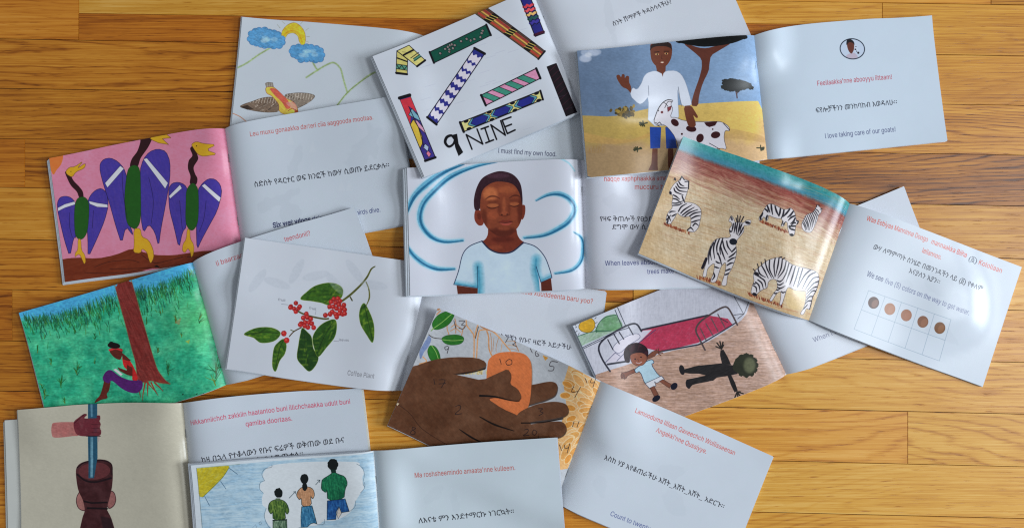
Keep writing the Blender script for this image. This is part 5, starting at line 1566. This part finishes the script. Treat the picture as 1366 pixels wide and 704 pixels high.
for i in range(len(left_y) - 1):
    js = list(known.get(i, []))
    xs = [XL]
    x = XL + rng.uniform(150, 700)
    cand = []
    while x < XR - 100:
        cand.append(x); x += rng.uniform(380, 900)
    vis_l, vis_r = (330, 1200)
    for c in cand:
        if c < 0 or c > 1380 or (420 < c < 960 and not (1 <= i <= 5 and 560 < c < 700)):
            if all(abs(c - k) > 200 for k in js):
                js.append(c)
    js = [XL] + sorted(js) + [XR]
    for a, b2 in zip(js[:-1], js[1:]):
        mx = (max(a, -100) + min(b2, 1466)) / 2
        t = .54 + .19 * np.clip(mx / 1366, 0, 1) + rng.normal(-.03, .085)
        red = float(np.clip(.75 - .65 * (mx / 1366), 0, 1)) + rng.uniform(-.08, .08)
        fig = rng.uniform(.15, .95)
        if i <= 9 and mx > 900: t -= .12
        if i == 5 and a > 0 and a < 200:
            ym0, ym1 = 18.0, 18 + (b2 - a) * 21 / 1366
            plank(i, a, b2, row_y(i, a), row_y(i, b2), ym0, ym1, .74, .3, .25)
            plank(i, a, b2, ym0, ym1, row_y(i + 1, a), row_y(i + 1, b2), .48, .4, .8)
            continue
        if i == 6 and b2 > 300 and a < 0: fig, t = 1.15, .55
        if i == 7 and a < 0: t = .46
        if i == 9 and a < 0: t = .72
        if i == 8 and a < 100: t = .56
        if i == 11 and a < 20: t = .50
        if i == 13 and a > 1100: t, fig = .72, 1.3
        if i == 14 and b2 > 1200: t, fig = .80, .4
        if i == 13 and a < 1100 < b2: t, fig = .76, 1.1
        if i in (7, 8) and b2 > 1300: fig = 1.3
        plank(i, a, b2, row_y(i, a), row_y(i, b2), row_y(i + 1, a), row_y(i + 1, b2), t, fig, max(0, min(1, red)))

# ------------------------------------------------------------------ books
HS = .002
HX0, HY0 = -.80, -.62
HW, HH = 800, 620
H = np.zeros((HH, HW))
hx = HX0 + HS * np.arange(HW); hy = HY0 + HS * np.arange(HH)
HXX, HYY = np.meshgrid(hx, hy)


def dilate(a, r):
    out = a.copy()
    for ax in (0, 1):
        s = out.copy()
        for k in range(1, r + 1):
            for sg in (1, -1):
                s = np.maximum(s, np.roll(out, sg * k, ax))
        out = s
    return out


def box(a, r):
    for ax in (0, 1):
        c = np.cumsum(np.concatenate([np.take(a, [0] * (r + 1), ax), a, np.take(a, [-1] * r, ax)], ax), ax)
        n = a.shape[ax]
        a = (np.take(c, range(2 * r + 1, 2 * r + 1 + n), ax) - np.take(c, range(0, n), ax)) / (2 * r + 1) if False else \
            (np.take(c, np.arange(n) + 2 * r, ax) - np.concatenate([np.zeros_like(np.take(c, [0], ax)), np.take(c, np.arange(n - 1), ax)], ax)) / (2 * r + 1)
    return a


def sampleH(B, x, y):
    fx = np.clip((x - HX0) / HS, 0, HW - 1.001); fy = np.clip((y - HY0) / HS, 0, HH - 1.001)
    xi = fx.astype(int); yi = fy.astype(int); fx = fx - xi; fy = fy - yi
    return (B[yi, xi] * (1 - fx) + B[yi, xi + 1] * fx) * (1 - fy) + (B[yi + 1, xi] * (1 - fx) + B[yi + 1, xi + 1] * fx) * fy


def wavy(x, y, s):
    return (vnoise(x / .045 + 50, y / .045 + 50, s) - .5) * 2


NU, NV = 44, 16


def quad_px(c, u, v):
    c = np.asarray(c, float)
    return (1 - u)[..., None] * (1 - v)[..., None] * c[0] + u[..., None] * (1 - v)[..., None] * c[1] \
        + (u * v)[..., None] * c[2] + ((1 - u) * v)[..., None] * c[3]


book_no = 0


def book(label, L, R, artL, artR, under=(-3, 3), underR=(2, 2), hump=.0075, humpR=None, up=.13, T=.0024, curl=(.0024, .0016),
         bow=(0, 0, 0, 0), bgL=None, cream=False, roughL=.31, roughR=.31, wave=.0003, inner=.75, tooth=1.0, tint=(1, 1, 1), labelL='glossy page printed with a colour picture', labelR='white page printed with lines of text'):
    global H, book_no
    book_no += 1
    sd = book_no
    paper = M_CREAM if cream else M_PAPER
    R_ = int(.022 / HS)
    B = box(box(dilate(H, R_), R_ // 2), R_ // 2)
    B = np.maximum(B, 0) + .0003
    hR = hump if humpR is None else humpR
    # spine centre, for the book's origin
    sp = (np.array(L[1]) + np.array(L[2])) / 2
    sx, sy = pw(*sp)
    sz = float(sampleH(B, np.array([sx]), np.array([sy]))[0])
    sx, sy = pw(sp[0], sp[1], sz)
    root = bpy.data.objects.new("picture_book", None)
    root.empty_display_size = .03
    root.location = (sx, sy, sz)
    root['label'] = label; root['category'] = 'book'; root['group'] = 'open picture books spread on the wood floor'
    COL.objects.link(root)

    lift = rng.uniform(.0005, .0035, 2) * (0.15 if max(curl) > .005 else 1)

    def profile(s, v, side, h):
        z = T * (1 - np.exp(-s / .035)) + h * (s / up) * np.exp(1 - s / up)
        c = curl[side]
        z = z + c * (np.clip(s - .55, 0, 1) / .45) ** 2 * (.5 + .8 * v if side else 1.2 - .6 * v)
        # one handled corner a little lifted
        return z + lift[side] * (s * (v if side else 1 - v)) ** 7 + lift[1 - side] * .6 * (s * (1 - v if side else v)) ** 9

    def surf(side, u, v, frac, off=(0, 0), ext=0.0):
        """world xyz of a leaf; u across the page as printed, v down"""
        c = L if side == 0 else R
        h = hump if side == 0 else hR
        s = (1 - u) if side == 0 else u
        px = quad_px(c, u, v)
        bt, bb = (bow[0], bow[1]) if side == 0 else (bow[2], bow[3])
        shp = (s / .35) * np.exp(1 - s / .35) * np.clip((1 - s) * 3, 0, 1)
        dn = np.array([(L[2][0] - L[1][0]), (L[2][1] - L[1][1])], float); dn /= np.hypot(*dn)
        px = px + (shp * (-bt * (1 - v) + bb * v))[..., None] * dn
        px = px + np.stack([off[0] * s, np.full_like(s, off[1]) * np.clip(s * 8, 0, 1)], -1)
        x, y = pw(px[..., 0], px[..., 1], 0)
        for _ in range(2):
            zb = sampleH(B, x, y)
            x, y = pw(px[..., 0], px[..., 1], zb)
        zt = profile(s, v, side, h)
        w = wavy(x, y, sd) * wave * np.clip(s * 4, 0, 1)
        return x, y, zb + frac * (zt + w) + .00005

    def leaf(name, side, f1, f0, off, mat_top, lab=None, uv=False):
        uu, vv = np.meshgrid(np.concatenate([np.linspace(0, 1, NU + 1) ** 1.0]), np.linspace(0, 1, NV + 1))
        # finer steps near the spine
        q = uu ** 1.7
        uu = (1 - q) if side == 0 else q
        if side == 0:
            uu = uu[:, ::-1]
        V = []; n = uu.size
        for f in (f1, f0):
            x, y, z = surf(side, uu, vv, f, off)
            V.append(np.stack([x - sx, y - sy, z - sz], -1).reshape(-1, 3))
        V[1][:, 2] -= .00008 if uv else 0
        V = np.vstack(V)
        cols = NU + 1
        F = []; fm = []
        for j in range(NV):
            for i in range(NU):
                a = j * cols + i
                F.append((a, a + cols, a + cols + 1, a + 1)); fm.append(0)
        for j in range(NV):
            for i in range(NU):
                a = n + j * cols + i
                F.append((a, a + 1, a + cols + 1, a + cols)); fm.append(1)
        # the cut edge has vertices of its own, so the leaf shades flat right up to a sharp edge
        base = 2 * n
        V = np.vstack([V, V])
        for i in range(NU):
            a = base + i; F.append((a, a + 1, n + a + 1, n + a)); fm.append(1)
            a = base + NV * cols + i; F.append((a + 1, a, n + a, n + a + 1)); fm.append(1)
        for j in range(NV):
            a = base + j * cols; F.append((a + cols, a, n + a, n + a + cols)); fm.append(1)
            a = base + j * cols + NU; F.append((a, a + cols, n + a + cols, n + a)); fm.append(1)
        uvs = np.stack([uu.ravel(), 1 - vv.ravel()], -1)
        o = mesh_obj(name, V, F, [mat_top, paper], root, True, fm, np.vstack([uvs, uvs, uvs, uvs]))
        if lab:
            o['label'] = lab
        return o

    for side, und, art, lab in ((0, under, artL, labelL), (1, underR, artR, labelR)):
        c = L if side == 0 else R
        bg = (196, 207, 220) if (bgL is None or side == 1) else bgL
        S = Sheet(c, bg)
        art(S) if art else None
        S.o = (0, 0, 1)
        S.clip = None
        if side == 0:
            S.grain(bg, tooth)
        img = S.image("print", tint)
        pm = print_mat("printed_paper", img, roughL if side == 0 else roughR)
        leaf("cover", side, .10, .0, (und[0] * 1.1, und[1] * 1.1), paper)
        leaf("page_stack", side, .62, .12, (und[0] * .9, und[1] * .9), paper)
        leaf("inner_page", side, .74, .70, (und[0] * inner, und[1] * inner), paper)
        leaf("inner_page", side, .86, .82, (und[0] * inner * .5, und[1] * inner * .5), paper)
        leaf("page", side, 1.0, .97, (0, 0), pm, lab, True)
    # two wire staples in the fold
    for t in (.24, .76):
        pa = quad_px(L, np.array([1.]), np.array([t - .035]))[0]; pb = quad_px(L, np.array([1.]), np.array([t + .035]))[0]
        za = float(sampleH(B, *[np.array([q]) for q in pw(*pa)])[0]) + .0004
        A = np.array([*pw(pa[0], pa[1], za), za]); Bp = np.array([*pw(pb[0], pb[1], za), za])
        d = Bp - A; d /= np.linalg.norm(d); nrm = np.array([-d[1], d[0], 0]) * .00022; upv = np.array([0, 0, .00035])
        V = [A + nrm, A - nrm, Bp - nrm, Bp + nrm, A + nrm + upv, A - nrm + upv, Bp - nrm + upv, Bp + nrm + upv]
        V = [(q - np.array([sx, sy, sz])) for q in V]
        mesh_obj("staple", V, [(0, 1, 2, 3), (7, 6, 5, 4), (0, 4, 5, 1), (1, 5, 6, 2), (2, 6, 7, 3), (3, 7, 4, 0)], [M_STEEL], root, False)
    # remember the new surface for whatever lies on top
    for side in (0, 1):
        c = np.array(L if side == 0 else R, float)
        cw = np.array([pw(q[0], q[1], sz) for q in c])
        P = np.stack([HXX, HYY], -1)
        x0, x1 = int((cw[:, 0].min() - HX0) / HS) - 4, int((cw[:, 0].max() - HX0) / HS) + 5
        y0, y1 = int((cw[:, 1].min() - HY0) / HS) - 4, int((cw[:, 1].max() - HY0) / HS) + 5
        x0, y0 = max(x0, 0), max(y0, 0)
        sub_ = P[y0:y1, x0:x1]
        if sub_.size == 0:
            continue
        u, v = inv_bilinear(cw, sub_)
        ok = (u > -.03) & (u < 1.03) & (v > -.04) & (v < 1.04)
        uc, vc = np.clip(u, 0, 1), np.clip(v, 0, 1)
        s = (1 - uc) if side == 0 else uc
        z = B[y0:y1, x0:x1] + profile(s, vc, side, hump if side == 0 else hR) + wave + .0004
        reg = H[y0:y1, x0:x1]
        H[y0:y1, x0:x1] = np.where(ok, np.maximum(reg, z), reg)
    return root


def blank(p):
    p.ghost(3, 20, .02)


# bottom to top
book('open book with blue clouds, a crescent sun and a brown bird, text page mostly covered',
     [(325.6, 25), (565, 48), (549, 212), (308, 189)], [(565, 48), (803, 66), (787, 232), (549, 212)],
     art_clouds, txt_A, under=(-3, -1), tint=(1.03, 1.02, 1.0), hump=.005, bow=(3, 3, 3, 2), T=.0022)
book('open book with three purple winged birds on a pink page, at the left edge',
     [(69.6, 212), (300, 172), (323, 334), (90, 376)], [(300, 172), (530, 128), (557, 296), (323, 334)],
     art_birds, txt_L, under=(-5, 4), tooth=0.35, tint=(.99, .99, .99), hump=.0065, bow=(4, 5, 2, 2), T=.003)
book('open book with a girl reading against a red tree trunk in a green field',
     [(30.5, 416.6), (257, 350), (301.7, 513), (70.6, 577)], [(257, 350), (473, 277), (529, 436), (301.7, 513)],
     art_tree, txt_K, under=(-2, 1), hump=.0065, bow=(0, 4, 5, 2))
book('open book with hands pounding in a dark mortar on a cream page, lower left corner',
     [(28, 545), (244, 537), (260, 705), (32, 711)], [(244, 537), (483, 517), (502, 683), (260, 705)],
     art_mortar, txt_M, under=(-21, 16), tooth=0.7, hump=.0075, bow=(4, 2, 4, 2), bgL=(186, 191, 186), cream=True, roughL=.22, inner=.1)
book('open book with a painted coffee branch, green leaves and red berries',
     [(329.5, 317.3), (573, 352), (534, 520.5), (304, 491)], [(573, 352), (807, 388), (786, 553), (534, 520.5)],
     art_coffee, txt_H, under=(-3, 1), tint=(1.05, 1.01, 1.0), hump=.006, up=.16, bow=(0, 3, 0, 2))
book('open book with a boy beside a metal bed and a dark figure on the floor',
     [(763, 434), (978, 348), (1049, 499), (831, 583)], [(978, 348), (1203, 249), (1267, 413), (1049, 499)],
     art_bed, txt_F, under=(-2, 1), tooth=0.7, tint=(1.03, 1.0, 1.0), hump=.005, bow=(1, 3, 2, 2))
book('open book with a boy with closed eyes in a white shirt amid blue swirls, centre',
     [(544, 225), (775, 214), (781, 384.5), (548, 394)], [(775, 214), (1010, 209), (1018, 380), (781, 384.5)],
     art_boy, txt_C, under=(-7, 2), tooth=0.5, tint=(1.06, 1.0, 1.01), hump=.0075, bow=(2, 1, 1, 1), T=.0034, roughL=.23)
book('open book with a brown paper hand collage covered in numbers and yellow petals',
     [(585, 410), (801.6, 507.8), (742, 669), (517.7, 566)], [(801.6, 507.8), (1029, 606.7), (967, 764), (742, 669)],
     art_hand, txt_G, under=(-1, 1), tooth=0.6, hump=.005, bow=(2, 3, 1, 2))
book('open book with three people seen from behind, a dark haired child, woman and man',
     [(258, 618), (499, 600.5), (511, 766), (270, 784)], [(499, 600.5), (741.5, 582), (755, 748), (511, 766)],
     art_people, txt_I, under=(-6, -1), underR=(2, 1), tooth=0.8, tint=(.97, 1.01, .99), hump=.0045, bow=(0, 2, 1, 2), T=.003)
book('open book with nine coloured scarves and the hand lettered words 9 NINE',
     [(498.5, 77.7), (711, -11), (777, 151), (567, 237)], [(711, -11), (938, -97), (1004, 60), (777, 151)],
     art_nine, txt_B, under=(-4, 2), tooth=0.5, tint=(1.06, 1.02, 1.01), hump=.006, bow=(0, 0, 2, 2), T=.0034)
book('open book with a boy waving and a spotted goat under a tree, upper right',
     [(769, 70.6), (1006, 47.7), (1023.7, 213), (783.6, 237.6)], [(1006, 47.7), (1240, 22.8), (1260.4, 188.5), (1023.7, 213)],
     art_goat, txt_D, under=(-2, 1), underR=(0, 1), tooth=0.4, tint=(.94, .99, 1.02), hump=.0042, up=.2, bow=(1, 1, 6, 0))
book('open book with five zebras on crayon ground and a page with five brown circles',
     [(909, 184), (1133.5, 271.6), (1079, 427), (850.6, 338)], [(1133.5, 271.6), (1360, 356), (1307.5, 514.5), (1079, 427)],
     art_zebra, txt_E, curl=(.006, .002), under=(-1, 2), underR=(1, 1), tooth=0.35, hump=.009, humpR=.005, up=.2, bow=(5, 4, 1, 2), roughL=.23, roughR=.29, wave=.0003)
